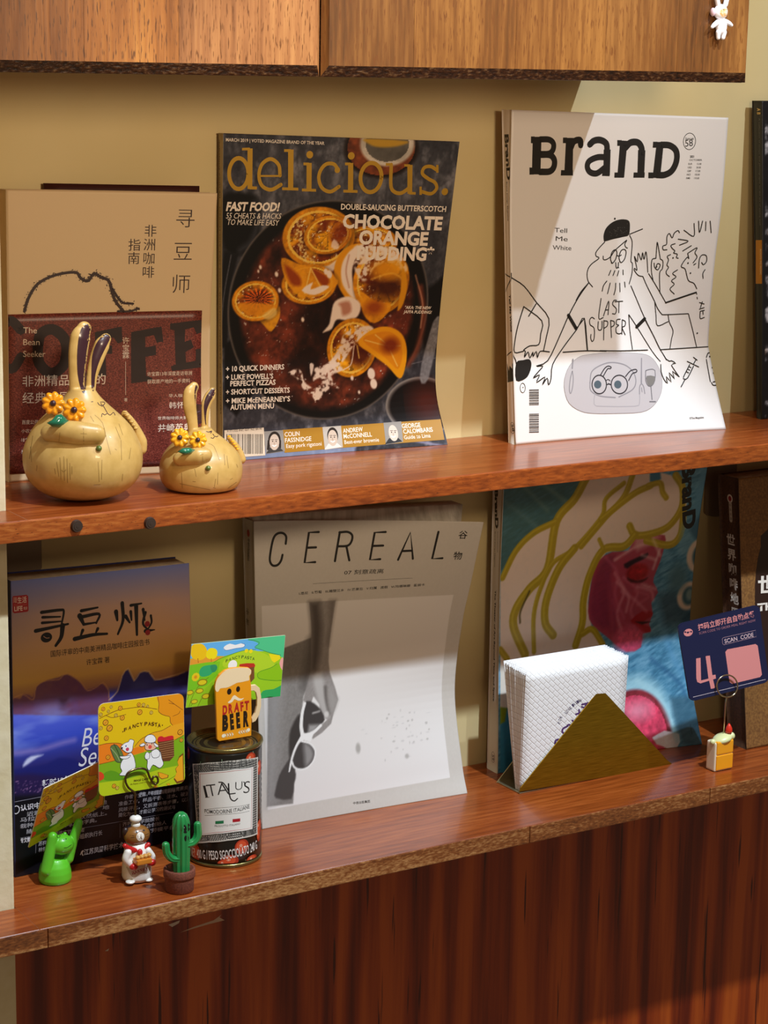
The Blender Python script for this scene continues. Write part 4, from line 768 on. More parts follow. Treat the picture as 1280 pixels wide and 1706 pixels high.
for tx, a, b in (('近距离观察生产国的土地', (172, 700), (690, 618)), ('马拉西亚、巴拿马等名产地', (130, 738), (705, 650)), ('栽种、采收与处理，跃然纸上。', (130, 778), (690, 690)), ('随书附赠中文咖啡冲泡字典。', (172, 812), (625, 735)), ('作者许宝霖，中国台湾国际竞赛资深', (805, 590), (1240, 520)), ('评审。每年担任国际竞赛评审', (900, 570), (1130, 545)), ('准备工作，样品干香、注水、破渣，', (765, 632), (1235, 560)), ('风味评比，又拆测表等步骤，以法', (765, 672), (1230, 598)), ('简化为一，才能让学习的测试与', (765, 705), (1130, 650)), ('齐鸣  科学院院长', (790, 765), (1030, 724)), ('林东源  联合创始人', (790, 800), (1075, 750)), ('“咖啡生活”劳模平台', (790, 832), (1125, 780)), ('苏梅', (248, 890), (300, 882)), ('林健', (248, 930), (300, 922))): Pn.text(tx, a, b, 3.3, 'b9b5bb', .006, 0, True)
Pn.line([(132, 838), (760, 735), (1120, 672)], .3, '8d8994', sm=0); Pn.text('专文推荐', (132, 872), (215, 858), 3.6, WH, .02, 0, True); Pn.line([(232, 870), (230, 935)], .3, '8d8994'); Pn.line([(775, 745), (775, 835)], .3, '8d8994'); Pn.text('咖啡推广协会学者', (320, 828), (545, 798), 3.2, 'b9b5bb', 0, 0, True); Pn.text('国际咖啡组织执行长', (400, 868), (660, 818), 3.8, 'c9c5cb', .005, 0, True)
Pn.text('江苏凤凰科学技术出版社', (542, 950), (890, 880), 4.4, WH, .012, 0, True); Pn.line([(520, 945), (528, 925), (538, 920), (530, 935), (535, 950)], .8, WH); Pn.build('cover_print', t)

# --- grey minimalist magazine (CEREAL)
xl, L = edge_pts([(437, 1382), (428, 1100), (423, 868)], Z2); xr, R = edge_pts([(779, 1322), (770, 1270), (758, 1150), (770, 1040), (785, 970), (806, 870)], Z2)
S = Sheet(xl, xr, L, R, 1.5); ZM = (400, 820, 3.048)
C = Canvas(S, 260, 320, 'c9c3ba', ZM)
C.put(np.ones(len(C.X))*np.clip(fbm(C.X, C.Y, 1.4, 71, 3)-.35, 0, 1)*.25, 'e2ddd6')
inner = [(147, 585), (1087, 514), (1060, 700), (1035, 860), (1028, 1000), (1040, 1200), (1072, 1462), (137, 1602)]
iq = C.px([(147, 585), (1087, 514), (1072, 1462), (137, 1602)]); x0, x1 = iq[:, 0].min()+.5, iq[:, 0].max()-.5; y0, y1 = (iq[2, 1]+iq[3, 1])/2, (iq[0, 1]+iq[1, 1])/2
C.poly([(x0, y0), (x1, y0), (x1, y1), (x0, y1)], 'e4e0dc', .3, mm=True)
C.z = (450, 980, 4.612)
ph = lambda x, y: .9+.2*(fbm(x, y, 1.2, 5, 3)-.5)
C.poly([(-10, 500), (120, 455), (318, 380), (320, 640), (300, 720), (258, 830), (250, 900), (240, 990), (230, 1100), (240, 1160), (225, 1200), (190, 1430), (178, 1655), (-25, 1680), (-20, 1200)], '77736f', .6, tex=ph)
C.poly([(-10, 520), (60, 480), (100, 700), (80, 1000), (60, 1300), (30, 1640), (-25, 1680)], '9d9a98', 6, al=.7); C.poly([(300, 390), (318, 385), (318, 640), (270, 780), (240, 760), (260, 600)], '4a4542', 5, al=.7)
C.poly([(215, 975), (240, 990), (245, 1130), (180, 1250), (150, 1320), (145, 1180), (160, 1080)], '3a3634', 1.2, 2); C.poly([(135, 1330), (160, 1310), (200, 1430), (185, 1500), (165, 1620), (45, 1612), (40, 1560), (70, 1440), (110, 1370)], '474341', .8, 2)
C.poly([(302, 108), (505, 92), (480, 250), (455, 440), (450, 560), (460, 650), (500, 760), (525, 855), (490, 960), (470, 1040), (400, 1110), (330, 1158), (315, 1140), (345, 1100), (385, 1060), (440, 1010), (405, 980), (385, 940), (370, 880), (335, 830), (300, 930), (255, 860), (275, 780), (310, 640), (320, 500), (318, 300)], '8a8480', .5, tex=ph)
C.poly([(302, 110), (380, 104), (400, 300), (385, 500), (360, 640), (310, 640), (320, 400), (318, 260)], '453d39', 3.5, al=.85); C.poly([(460, 95), (505, 92), (480, 250), (452, 440), (440, 420), (462, 250)], '5a514b', 3, al=.6)
C.poly([(330, 680), (400, 650), (420, 800), (440, 900), (458, 950), (455, 990), (425, 1000), (400, 960), (360, 830)], 'b4b0ac', 2, 2); C.line([(425, 760), (432, 850), (455, 960)], 2.2, '55504c', 1.6, al=.9); C.poly([(460, 750), (505, 830), (520, 860), (480, 960), (455, 900)], 'a39f9b', 3, 2, .8); C.ell((435, 968), 18, 22, 'd0ccc8', soft=.8)
C.poly([(332, 840), (378, 890), (382, 930), (345, 900), (325, 870)], 'e6e3df', .6); C.poly([(262, 885), (310, 868), (370, 910), (400, 950), (420, 1010), (385, 1050), (310, 1100), (255, 1110), (250, 1000)], '3f3b3a', .7, 2); C.poly([(300, 1050), (385, 1045), (340, 1090), (290, 1110)], '9d9a98', 1.5); C.line([(330, 960), (380, 945)], 1.3, 'b4b0ac', .8)
wv = 'efedea'
C.line([(268, 885), (248, 960), (240, 1060), (252, 1140)], 2.3, wv, .35, w2=3.6); C.line([(252, 1140), (200, 1230), (165, 1330), (148, 1408)], 4.2, wv, .35, w2=1.0); C.line([(250, 1135), (330, 1110), (390, 1055)], 2.4, wv, .35); C.poly([(240, 1125), (340, 1110), (310, 1180), (270, 1170)], wv, .5)
C.poly([(245, 1175), (300, 1190), (345, 1240), (340, 1310), (300, 1370), (230, 1392), (185, 1370), (172, 1330), (205, 1230)], '423e3d', .6, 3); C.poly([(260, 1190), (310, 1210), (338, 1270), (320, 1330), (275, 1370), (265, 1290)], 'a5a2a0', 2.5, 2, .8); C.line([(245, 1175), (310, 1195), (348, 1250), (335, 1325), (285, 1380), (225, 1392), (185, 1372), (170, 1335)], 1.5, wv, .35)
C.z = ZM
for i in range(46):
    a, b = rng.normal(830, 70), rng.normal(1200, 80); C.ell((a, b), rng.uniform(2, 9), rng.uniform(2, 7), rng.choice(['b9b6b3', 'c9c6c3', '99958f']), al=.45)
C.ell((600, 1300), 12, 26, '9a968f', al=.7, soft=.8); C.ell((848, 1340), 10, 12, '9a968f', al=.6, soft=.8)
BT = [(-.0505, Z2), (-.0450, .10), (-.0500, .2489)]
BSf = Sheet(S.xL, .9565, [(q[0]+.0008, q[1]) for q in L[:-1]]+[(L[-1][0]+.0008, L[-1][1]+.004)], [(-.0480, Z2), (-.0335, .085), (-.0400, .15), (-.0500, .2485)], 1.4)
t, sp = book('lifestyle_magazine', 'grey magazine titled CEREAL with a photograph of a hand holding white sunglasses', S, spine_back((420, 1375), (405, 868), S.xL, Z2, .2481), vcol('printed_matte', .5), mat('grey_spine', hexrgb('a39a8c'), .6), M_PAGEW, 'magazine', canvas=C, blkS=BSf, inset=(.004, .004, .004, .0))
Pn = Print(S, ZM); K3 = '1d1916'
for q in [[(232, 262), (234, 225), (215, 207), (187, 212), (168, 240), (154, 310), (152, 350), (166, 372), (190, 370), (208, 348), (216, 318)], [(505, 204), (548, 202), (570, 220), (565, 252), (545, 272), (497, 275)]]: Pn.line(q, 1.9, K3)
for q in [[(400, 202), (350, 205), (328, 358), (382, 355)], [(340, 282), (386, 280)], [(507, 203), (482, 350)], [(540, 273), (555, 346)], [(740, 202), (684, 205), (660, 343), (712, 340)], [(672, 273), (727, 271)], [(803, 343), (866, 204), (878, 338)], [(824, 299), (874, 297)], [(1008, 201), (976, 338), (1028, 335)]]: Pn.line(q, 1.9, K3, sm=0)
Pn.vtext('谷', (1133, 217), (1133, 218), 6.6, K3, .012); Pn.vtext('物', (1107, 323), (1107, 324), 6.6, K3, .012)
Pn.text('07 刻意疏离', (528, 420), (728, 412), 3.6, K3, .004, .1, True); Pn.line([(370, 465), (876, 436)], .22, K3)
Pn.text('I.悉尼   II.葡萄   III.雕塑兰乡   IV.芒果忘   V.归属   渡假   VI.玛德琳娜   爱丽卡', (300, 522), (938, 476), 2.1, K3, .01, 0, True)
Pn.text('中信出版集团', (575, 1586), (660, 1576), 2.0, '4a4642', .01, 0, True); Pn.build('cover_print', t)
Ps = Print(sp, (400, 820, 3.048)); Ps.disc((42, 208), 2.0, '8e2020', ry=2.9); Ps.vtext('中信出版集团', (44, 245), (42, 338), 2.8, K3, .01); Ps.vtext('谷', (38, 605), (38, 606), 4.6, K3, .01); Ps.vtext('物', (38, 658), (38, 659), 4.6, K3, .01); Ps.build('spine_print', t)

# --- painted-face magazine (issue 59)
xl, L = edge_pts([(830, 1289), (833, 1000), (840, 815)], Z2); xr, R = edge_pts([(1170, 1240), (1150, 1120), (1152, 1000), (1165, 870), (1180, 783)], Z2)
zt = .2702; L = [L[0], L[1], (-.0280, zt)]; R = [R[0], R[1], R[2], R[3], (-.0455, zt)]; L[0] = (L[0][0], Z2)
S = Sheet(xl, xr, L, R, 1.7); C = Canvas(S, 260, 330, '4a86a6', (800, 760, 2.667))
br = fbm(C.X+C.Y*.7, C.Y-C.X*.4, 5, 81, 4, .5, 2.2); C.put(np.clip((br-.4)*2, 0, .7), '7fb0cc'); C.put(np.clip((.45-br)*2.5, 0, .8), '2f5f7e')
bt = lambda x, y: .6+.6*fbm(x+y*.7, y-x*.4, 4, 82, 3, .5, 2)
C.poly([(90, 100), (500, 60), (440, 150), (340, 290), (200, 370), (130, 460), (90, 520)], '3f6468', 1.5, tex=bt); C.line([(180, 120), (300, 240)], 3, '6f9088', 2, al=.5); C.line([(260, 110), (380, 200)], 3, '7f9c88', 2, al=.5); C.line([(110, 200), (250, 310)], 3, '6a8c8c', 2, al=.4)
C.poly([(985, 60), (1015, 60), (1010, 350), (980, 560), (930, 330)], '5b93b4', 2, tex=bt)
sk = 'e3cdbf'
C.poly([(470, 110), (600, 60), (760, 60), (850, 85), (920, 180), (915, 320), (860, 400), (740, 380), (560, 430), (500, 520), (480, 650), (500, 780), (560, 840), (400, 900), (90, 960), (90, 560), (130, 470), (200, 380), (335, 290), (440, 150)], sk, .8, tex=lambda x, y: .95+.1*fbm(x, y, 4, 3))
C.poly([(755, 60), (800, 60), (805, 100), (770, 130), (755, 110)], '3f7594', 1)
C.poly([(90, 930), (125, 930), (125, 1120), (90, 1120)], 'e6ddd0', .5); C.poly([(90, 1120), (130, 1120), (150, 1400), (90, 1410)], '3c8cb4', .8, tex=bt); C.poly([(90, 1115), (120, 1120), (110, 1180), (90, 1190)], '8aa018', 1)
# face
C.poly([(690, 362), (760, 350), (822, 352), (820, 400), (800, 470), (780, 520), (770, 560), (792, 605), (762, 650), (768, 700), (752, 745), (760, 778), (722, 790), (715, 850), (650, 868), (560, 800), (500, 750), (480, 690), (495, 560), (520, 470), (590, 425), (660, 420)], 'a63a50', .7, 2, tex=lambda x, y: .9+.15*fbm(x, y, 3, 3))
C.poly([(505, 560), (540, 470), (600, 440), (570, 600), (580, 760), (510, 740), (488, 680)], '7a2844', 3, 2, .75, tex=bt)
for i, q in enumerate([[(600, 520), (640, 600), (610, 700), (640, 800)], [(640, 540), (700, 600), (670, 680), (690, 740)], [(600, 460), (700, 400), (790, 380)], [(690, 600), (750, 620), (700, 660)], [(560, 520), (590, 640), (600, 780)], [(720, 570), (780, 590)], [(620, 780), (680, 830)]]): C.line(q, 2.6, ('d98a9a', 'c96a80', 'e6b8bc', 'c05a70', '8a3050', 'dca0a8', 'e88098')[i], 1.6, al=.75, tex=bt)
C.poly([(640, 480), (700, 450), (745, 430), (740, 450), (690, 475), (655, 500)], '2a1020', 1, 2); C.ell((700, 515), 48, 38, '9c1420', soft=1.5, fn=lambda r, a, x, y: np.array(hexrgb('b01c26'))*(.6+.6*fbm(x, y, 4, 9))[:, None]); C.poly([(655, 540), (700, 555), (745, 540), (720, 560), (670, 560)], '3a0c14', 1.2, 2)
C.poly([(670, 730), (720, 690), (760, 690), (765, 710), (720, 740), (755, 760), (755, 782), (720, 780), (690, 750)], 'a01020', .9, 2); C.poly([(690, 735), (760, 735), (720, 748)], '30080e', .8); C.ell((660, 810), 62, 56, 'e04a70', soft=3, al=.85, fn=lambda r, a, x, y: np.array(hexrgb('e0557a'))*(.75+.45*fbm(x, y, 3, 19))[:, None])
C.poly([(690, 365), (760, 352), (800, 360), (700, 420)], 'dba6a8', 3, 2, .7); C.line([(805, 400), (770, 500)], 2, 'e8d4d4', 1.5, al=.6)
ol = 'a8921c'
def st(q, w=6.2): C.line(q, w, ol, .6, tex=lambda x, y: .88+.2*fbm(x, y, 2.5, 31, 3)); C.line([(p[0]-4, p[1]-3) for p in q], w*.25, 'd2bc3a', .8, al=.5)
for q, w in (([(470, 100), (420, 190), (340, 290), (300, 500), (220, 590), (160, 680), (150, 760), (200, 880)], 8.5), ([(340, 290), (240, 340), (160, 420), (100, 540)], 6), ([(640, 120), (560, 190), (540, 270), (420, 410), (330, 470), (280, 560), (240, 700), (240, 870)], 4.6), ([(420, 410), (350, 500), (295, 640), (290, 740), (325, 795)], 8), ([(680, 80), (640, 180), (560, 270), (450, 400)], 6), ([(760, 130), (680, 170), (540, 280)], 6.5), ([(750, 130), (800, 120), (812, 160), (828, 185)], 5.5), ([(870, 85), (900, 140), (895, 230), (840, 310), (760, 345), (690, 350), (665, 310)], 7), ([(905, 250), (890, 350), (840, 395), (740, 375)], 7), ([(690, 350), (640, 400), (550, 415), (490, 520), (460, 640), (455, 740), (425, 840)], 7.5), ([(550, 415), (530, 370)], 4), ([(455, 790), (500, 770), (545, 835)], 6), ([(90, 860), (120, 900)], 6)): st(q, w)
C.line([(220, 600), (180, 690), (178, 740)], 1.6, '4a3e10', .8)
for q, c_ in (([(560, 450), (610, 520), (600, 620), (640, 720)], 'c8607c'), ([(610, 560), (660, 620), (650, 690)], 'e8a8b4'), ([(630, 600), (690, 640), (740, 690)], 'd88a9c'), ([(590, 640), (620, 720), (690, 770)], 'b84c68'), ([(520, 600), (530, 700), (580, 780)], '93304e'), ([(700, 580), (760, 600), (770, 640)], 'e6a0b0'), ([(720, 440), (780, 460)], 'e8c4c4'), ([(770, 370), (800, 440)], 'f0d4d0')): C.line(q, 2.8, c_, 1.5, al=.5)
C.poly([(900, 300), (950, 330), (940, 420), (890, 420)], '6fa0b8', 3, 3, .6)
# lower right
C.ell((690, 1210), 185, 240, 'b6e0ea', soft=5, al=.7); C.ell((690, 1230), 165, 195, 'c23040', soft=1.5, fn=lambda r, a, x, y: np.where((r > .86)[:, None], np.array(hexrgb('8a2c38')), np.array(hexrgb('e04666')))*(.7+.5*fbm(x, y, 4, 39))[:, None]); C.ell((700, 1130), 60, 40, 'eaa0b4', soft=6, al=.7)
C.poly([(765, 1250), (790, 1235), (820, 1220), (850, 1225), (885, 1235), (888, 1270), (872, 1300), (845, 1310), (815, 1290), (785, 1280)], 'e9e6ee', .5, 0, tex=lambda x, y: .85+.2*fbm(x, y, 1.5, 3))
C.line([(760, 900), (880, 1000), (920, 1080)], 4, '2f6088', 2, al=.6); C.line([(700, 1000), (800, 1080), (880, 1260)], 5, 'a9d4e0', 2, al=.6); C.poly([(845, 1070), (1000, 1060), (1000, 1290), (905, 1280), (860, 1160)], '35586a', 2.5, al=.7)
C.line([(800, 700), (860, 900), (960, 1050)], 6, '5f9cc4', 3, al=.6); C.line([(880, 720), (930, 860)], 5, '88b8d4', 3, al=.5)
C.poly([(790, 620), (860, 590), (960, 700), (1000, 760), (820, 750)], '2c4a5c', 5, al=.7); C.poly([(930, 330), (990, 240), (990, 420)], '2f5a74', 2, al=.7)
for c_, rx, ry in (((975, 440), 55, 75), ((925, 620), 48, 62)): C.ell(c_, rx, ry, 'd9c6b4', soft=1.2); C.ell((c_[0]+4, c_[1]), rx*.62, ry*.66, '3c6270', soft=1.5); C.ell((c_[0]+8, c_[1]-5), rx*.34, ry*.4, '7f9a9c', soft=1.5)
C.ell((880, 540), 40, 60, '46707e', soft=5, al=.8)
t, sp = book('design_magazine.001', 'magazine with a painted red face and olive hair on blue, behind the napkins', S, spine_back((812, 1286), (822, 820), S.xL, Z2, zt), vcol(rough=.4), mat('white_spine', hexrgb('dcd4cc'), .5), M_PAGEW, 'magazine', canvas=C)
Pn = Print(S, (800, 760, 2.667)); Pn.text('BranD', (900, 38), (905, 330), 12.5, '14120f', .05); Pn.text('The Magazine', (932, 1190), (940, 1235), 1.1, '1a2a33'); Pn.build('cover_print', t)
Ps = Print(sp, (800, 760, 2.667)); Ps.text('BranD', (66, 145), (68, 320), 4.6, '1b1714', .05); Ps.text('International', (78, 335), (76, 425), 1.2, '2a2622'); Ps.text('Brand Design Magazine', (66, 335), (64, 492), 1.2, '2a2622'); Ps.text('The Theater of Art Beyond Time and Space', (66, 595), (58, 1088), 2.0, '1b1714', .03); Ps.ring((58, 1337), 2.3, .3, '1b1714', ry=4.8); Ps.text('59', (55, 1325), (55, 1350), 2.2, '1b1714', .02); Ps.build('spine_print', t)

# --- brown hardback (right, lower shelf)
X0 = 1.2488; L = [(-.0865, Z2), (-.0700, .13), (-.0565, .2457)]; R = [(-.0900, Z2), (-.0730, .13), (-.0590, .2470)]
S = Sheet(X0, X0+.19, L, R, 1.); MBR = noisy('brown_cloth', [(.35, '6b4520'), (.65, '8d6230')], 500, .6, bump=.2, bdist=.0003)
t, sp = book('hardback_book', 'thick brown hardback with white Chinese spine lettering at the right end of the lower shelf', S, [(-.0615, Z2), (-.0292, .2400)], MBR, noisy('dark_brown_cloth', [(.35, '3e2413'), (.65, '57351c')], 500, .6), M_PAGE, bdepth=lambda u, v: .0255+0*u)
Pn = Print(S, None); Pn.poly([(1282, 880), (1268, 910), (1260, 950), (1258, 1000), (1262, 1050), (1275, 1110), (1300, 1150), (1420, 1150), (1460, 1000), (1400, 880)], '2c1710', 2); Pn.level = 1; Pn.text('世界', (1263, 990), (1330, 985), 15, 'e8ded2', .03, 0, True); Pn.text('THE', (1262, 1018), (1300, 1014), 6.4, 'e8ded2', .04); Pn.build('cover_print', t)
Ps = Print(sp, (1100, 780, 3.159)); Ps.vtext('世界咖啡地图', (372, 378), (397, 765), 9.2, 'd9d0c6', .03); Ps.disc((368, 160), 3.3, 'd9cabc', ry=3.9); Ps.level = 1; Ps.disc((368, 160), 2.0, '8e1c1c', ry=2.4); Ps.line([(370, 185), (374, 275)], 3.6, 'b9aa98', sm=0); Ps.level = 1; Ps.vtext('中信出版', (370, 195), (374, 265), 2.2, '3a2a1c'); Ps.build('spine_print', t)

# --- black book at the right end of the upper shelf
L = [(-.0433, Z1), (-.0330, .43), (-.0208, .5771)]; S = Sheet(1.2848, 1.4948, L, [(q[0]-.002, q[1]) for q in L], 1.)
C = Canvas(S, 150, 180, '16161a', (1220, 150, 3.0)); n = fbm(C.X, C.Y, 7, 91, 4); C.put(np.clip((n-.52)*5, 0, 1)*(C.X > 4), 'b8b4b8'); n = fbm(C.X, C.Y, 12, 92, 4); C.put(np.clip((n-.58)*7, 0, 1)*(C.X > 3)*np.clip(1-np.abs(C.Y/S.H-.42)*4, 0, 1), 'd27a3a'); C.put(np.clip((.5-n)*6, 0, 1), '121216')
t, sp = book('black_book', 'black book with an orange spine block, right end of upper shelf', S, [(-.0369, Z1), (-.0081, .5769)], vcol(), mat('black_spine', hexrgb('1c1a18'), .4), M_PAGE, canvas=C)
Ps = Print(sp, (1220, 150, 3.0)); Ps.poly([(119, 750), (166, 750), (166, 968), (119, 968)], 'b97a18'); Ps.level = 1; Ps.text('ROOTS TO MUSIC', (140, 795), (140, 922), 1.6, 'd9c9a0'); Ps.text('A B', (126, 90), (126, 122), 3, 'c9a860', .03); Ps.text('A collection of essays and photographs on the art of eating well', (134, 140), (138, 675), 1.2, '6a665e'); Ps.text('press', (150, 1555), (150, 1590), 1.6, 'a9a59c'); Ps.build('spine_print', t)

# ------------------------------------------------------------------ small things
from mathutils.bvhtree import BVHTree
class RaySurf(Surf):
    """paint laid on a modelled body: picture position -> the point of the body seen there"""
    def __init__(s, obs, y):
        s.W = s.H = 1.0; s.y = y; V = []; Fc = []
        for o in obs:
            n = len(V); V += [v.co.copy() for v in o.data.vertices]; Fc += [[i+n for i in p.vertices] for p in o.data.polygons]
        s.t = BVHTree.FromPolygons(V, Fc)
    def uv(s, x, y): return np.array([x/2.1, -y/2.1])
    def hit(s, u, v):
        P = []; N = []
        for a, b in zip(np.atleast_1d(u), np.atleast_1d(v)):
            d = Vector(ray(a*2.1, -b*2.1)).normalized(); h = s.t.ray_cast(Vector(CAM), d)
            if h[0] is None: h = s.t.find_nearest(Vector(on(a*2.1, -b*2.1, 1, s.y)))
            P.append(h[0]); n = h[1]; N.append(n if n.dot(d) < 0 else -n)
        return np.array(P), np.array(N)
    def P(s, u, v): return s.hit(u, v)[0]
    def N(s, u, v): return s.hit(u, v)[1]
def paint(obs, y, zoom=None, lim=2.0):
    p = Print(RaySurf(obs, y), zoom); p.lim = lim; return p
class Plane(Surf):
    def __init__(s, y): s.W = s.H = 1000.; s.fn = lambda u, v: np.stack([u, np.full_like(u, y), v], -1)
def W3(x, y, yy): return on(x, y, 1, yy)
def ppm(p): return F_PX/float((np.asarray(p)-CAM)@fw)
def prism(name, pts, y, th, m, parent=None, bev=.0003, zoom=None, sm=0):
    if zoom: pts = [(zoom[0]+p[0]/zoom[2], zoom[1]+p[1]/zoom[2]) for p in pts]
    P = [W3(a, b, y) for a, b in pts]
    if sm: P = smooth_pts(P, sm, True)
    bm = bmesh.new(); f = bm.faces.new([bm.verts.new((p[0], y, p[2])) for p in P]); r = bmesh.ops.extrude_face_region(bm, geom=[f]); bmesh.ops.translate(bm, verts=[v for v in r['geom'] if isinstance(v, bmesh.types.BMVert)], vec=(0, th, 0))
    bmesh.ops.recalc_face_normals(bm, faces=bm.faces)
    if bev: bmesh.ops.bevel(bm, geom=[e for e in bm.edges if abs(e.verts[0].co.y-e.verts[1].co.y) < 1e-6], offset=bev, segments=1, affect='EDGES')
    return bmo(name, bm, m, parent)
def cap(pts, rpx, y, n=16, sq=None, k=6):
    P = smooth_pts([W3(a, b, (y if np.isscalar(y) else y[i])) for i, (a, b) in enumerate(pts)], k); R = np.interp(np.linspace(0, 1, len(P)), np.linspace(0, 1, len(rpx)), rpx)/ppm(P[0]); return tube_vf(*capsule(P, R), n, sq)
def bal(c, r, y, rot=None, n=24): p = W3(c[0], c[1], y); return ell_vf(p, [q/ppm(p) for q in r], rot, n)
GR = 'small ornaments on the lower shelf'
M_BUN = noisy('glazed_sand', [(.3, 'bd9750'), (.7, 'cfa962')], 120, .38, coat=.25, bump=.12, bdist=.0006)
M_FLO = mat('orange_glaze', hexrgb('f09a12'), .3, coat=.4); M_FLO2 = mat('yellow_glaze', hexrgb('f2b021'), .3, coat=.4); M_LEAF = mat('green_glaze', hexrgb('1d6a4c'), .15, coat=.8); M_DK = mat('dark_glaze', hexrgb('3a1f26'), .3, coat=.3)
def flower(c, rpx, y, m, parent, npet=9):
    p = W3(c[0], c[1], y); r = rpx/ppm(p); q = fw*-1; a = rt; b = up
    V = [p+q*.0012]; n = npet*6
    for ring_, (f, h) in enumerate(((.35, .0010), (.7, .0016), (1., .0006), (.97, -.0006))):
        for k in range(n):
            t = 2*math.pi*k/n; rr = r*f*(1 if f < .5 else .86+.16*abs(math.cos(t*npet/2))); V.append(p+a*rr*math.cos(t)+b*rr*math.sin(t)+q*(h+.0005*math.cos(t*npet)*(f > .5)))
    V.append(p-q*.0012); Fc = [(0, 1+k, 1+(k+1) % n) for k in range(n)]
    for j in range(3): Fc += [(1+j*n+k, 1+(j+1)*n+k, 1+(j+1)*n+(k+1) % n, 1+j*n+(k+1) % n) for k in range(n)]
    Fc += [(1+3*n+k, len(V)-1, 1+3*n+(k+1) % n) for k in range(n)]
    f = mk('flower', V, Fc, m, parent); e = mk('flower_centre', *ell_vf(p+q*.0014, (r*.28,)*3, None, 10, 6), M_DK, f); return f
def bunny(name, label, cx, rows, y, zb, ears, inner, arm, flowers, leaf, face, marks, paw, bud, grp=None):
    base = W3(cx, rows[0][0], y); t = thing(name, label, 'rabbit ornament', (base[0], y, zb))
    pr_ = [(.001, 0.)]+[(hw/ppm(base), max(W3(cx, py, y)[2]-zb, .0004*i)) for i, (py, hw) in enumerate(rows)]
    pr_ = [tuple(q) for q in smooth_pts([np.array(q) for q in pr_[1:]], 4)]; pr_ = [(.001, 0.)]+[(q[0], max(q[1], .0001*k)) for k, q in enumerate(pr_)]
    solids = [lathe_vf(pr_, (base[0], y, zb), 96)]
    for pth, rr, dy in ears: solids.append(cap(pth, rr, y+dy, 18, .62))
    R = max(q[0] for q in pr_)
    body = fuse('body', solids, M_BUN, t, .0006 if R > .04 else .0005)
    rs = RaySurf([body], y); hy = lambda a, b: float(rs.hit(a/2.1, -b/2.1)[0][0][1])
    ay = [hy(*q)-.0022 for q in arm[0]]; ay[0] = min(ay[0], ay[1]+.012)
    a_ = mk('arm', *cap(arm[0], arm[1], ay, 18, .8), M_BUN, t)
    rs = RaySurf([body, a_], y)
    mk('paw', *cap(paw[0], paw[1], y-.004, 12), M_BUN, t)
    k = paw[1][2]/9.
    mk('petal_ridge', *join([bal((paw[0][0][0]+q*3.6*k, paw[0][0][1]-4*k+q*5.4*k), (4.2*k, 5*k, 2.2*k), y-.009) for q in range(6)]), M_FLO2 if R < .04 else M_BUN, t)
    for c, r, yy, m in flowers: flower(c, r, hy(c[0]+6, c[1]+8)-.004, m, t)
    ly = [hy(*q) for q in leaf[0]]; ly = .5*min(ly)+.5*sum(ly)/len(ly)-.0036; p = [W3(a, b, ly) for a, b in leaf[0]]; V = [sum(p)/len(p)+np.array([0, -.0018, 0])]+p+[q_+np.array([0, .0014, 0]) for q_ in p]; n = len(p); mk('leaf', V, [(0, 1+k, 1+(k+1) % n) for k in range(n)]+[(1+k, 1+n+k, 1+n+(k+1) % n, 1+(k+1) % n) for k in range(n)]+[tuple(range(2*n, n, -1))], M_LEAF, t)
    z = inner[0]; D = paint([body], y, z, 1.6)
    for q in inner[1]: D.poly(q, M_DK, 3)
    for q in face: D.line(q, .55, '3b2028', 3)
    D.build('ear_lining', t)
    D = paint([body, a_], y, z, 1.6)
    for q in marks: D.line(q, .38, '8f7038', 2)
    D.build('carved_lines', t)
    if bud: mk('bud', *bal(bud[0], (bud[1],)*3, hy(*bud[0])-.001, n=12), mat('olive_glaze', hexrgb('5a6a2a'), .3, coat=.5), t)
    return t
yb = -.0885
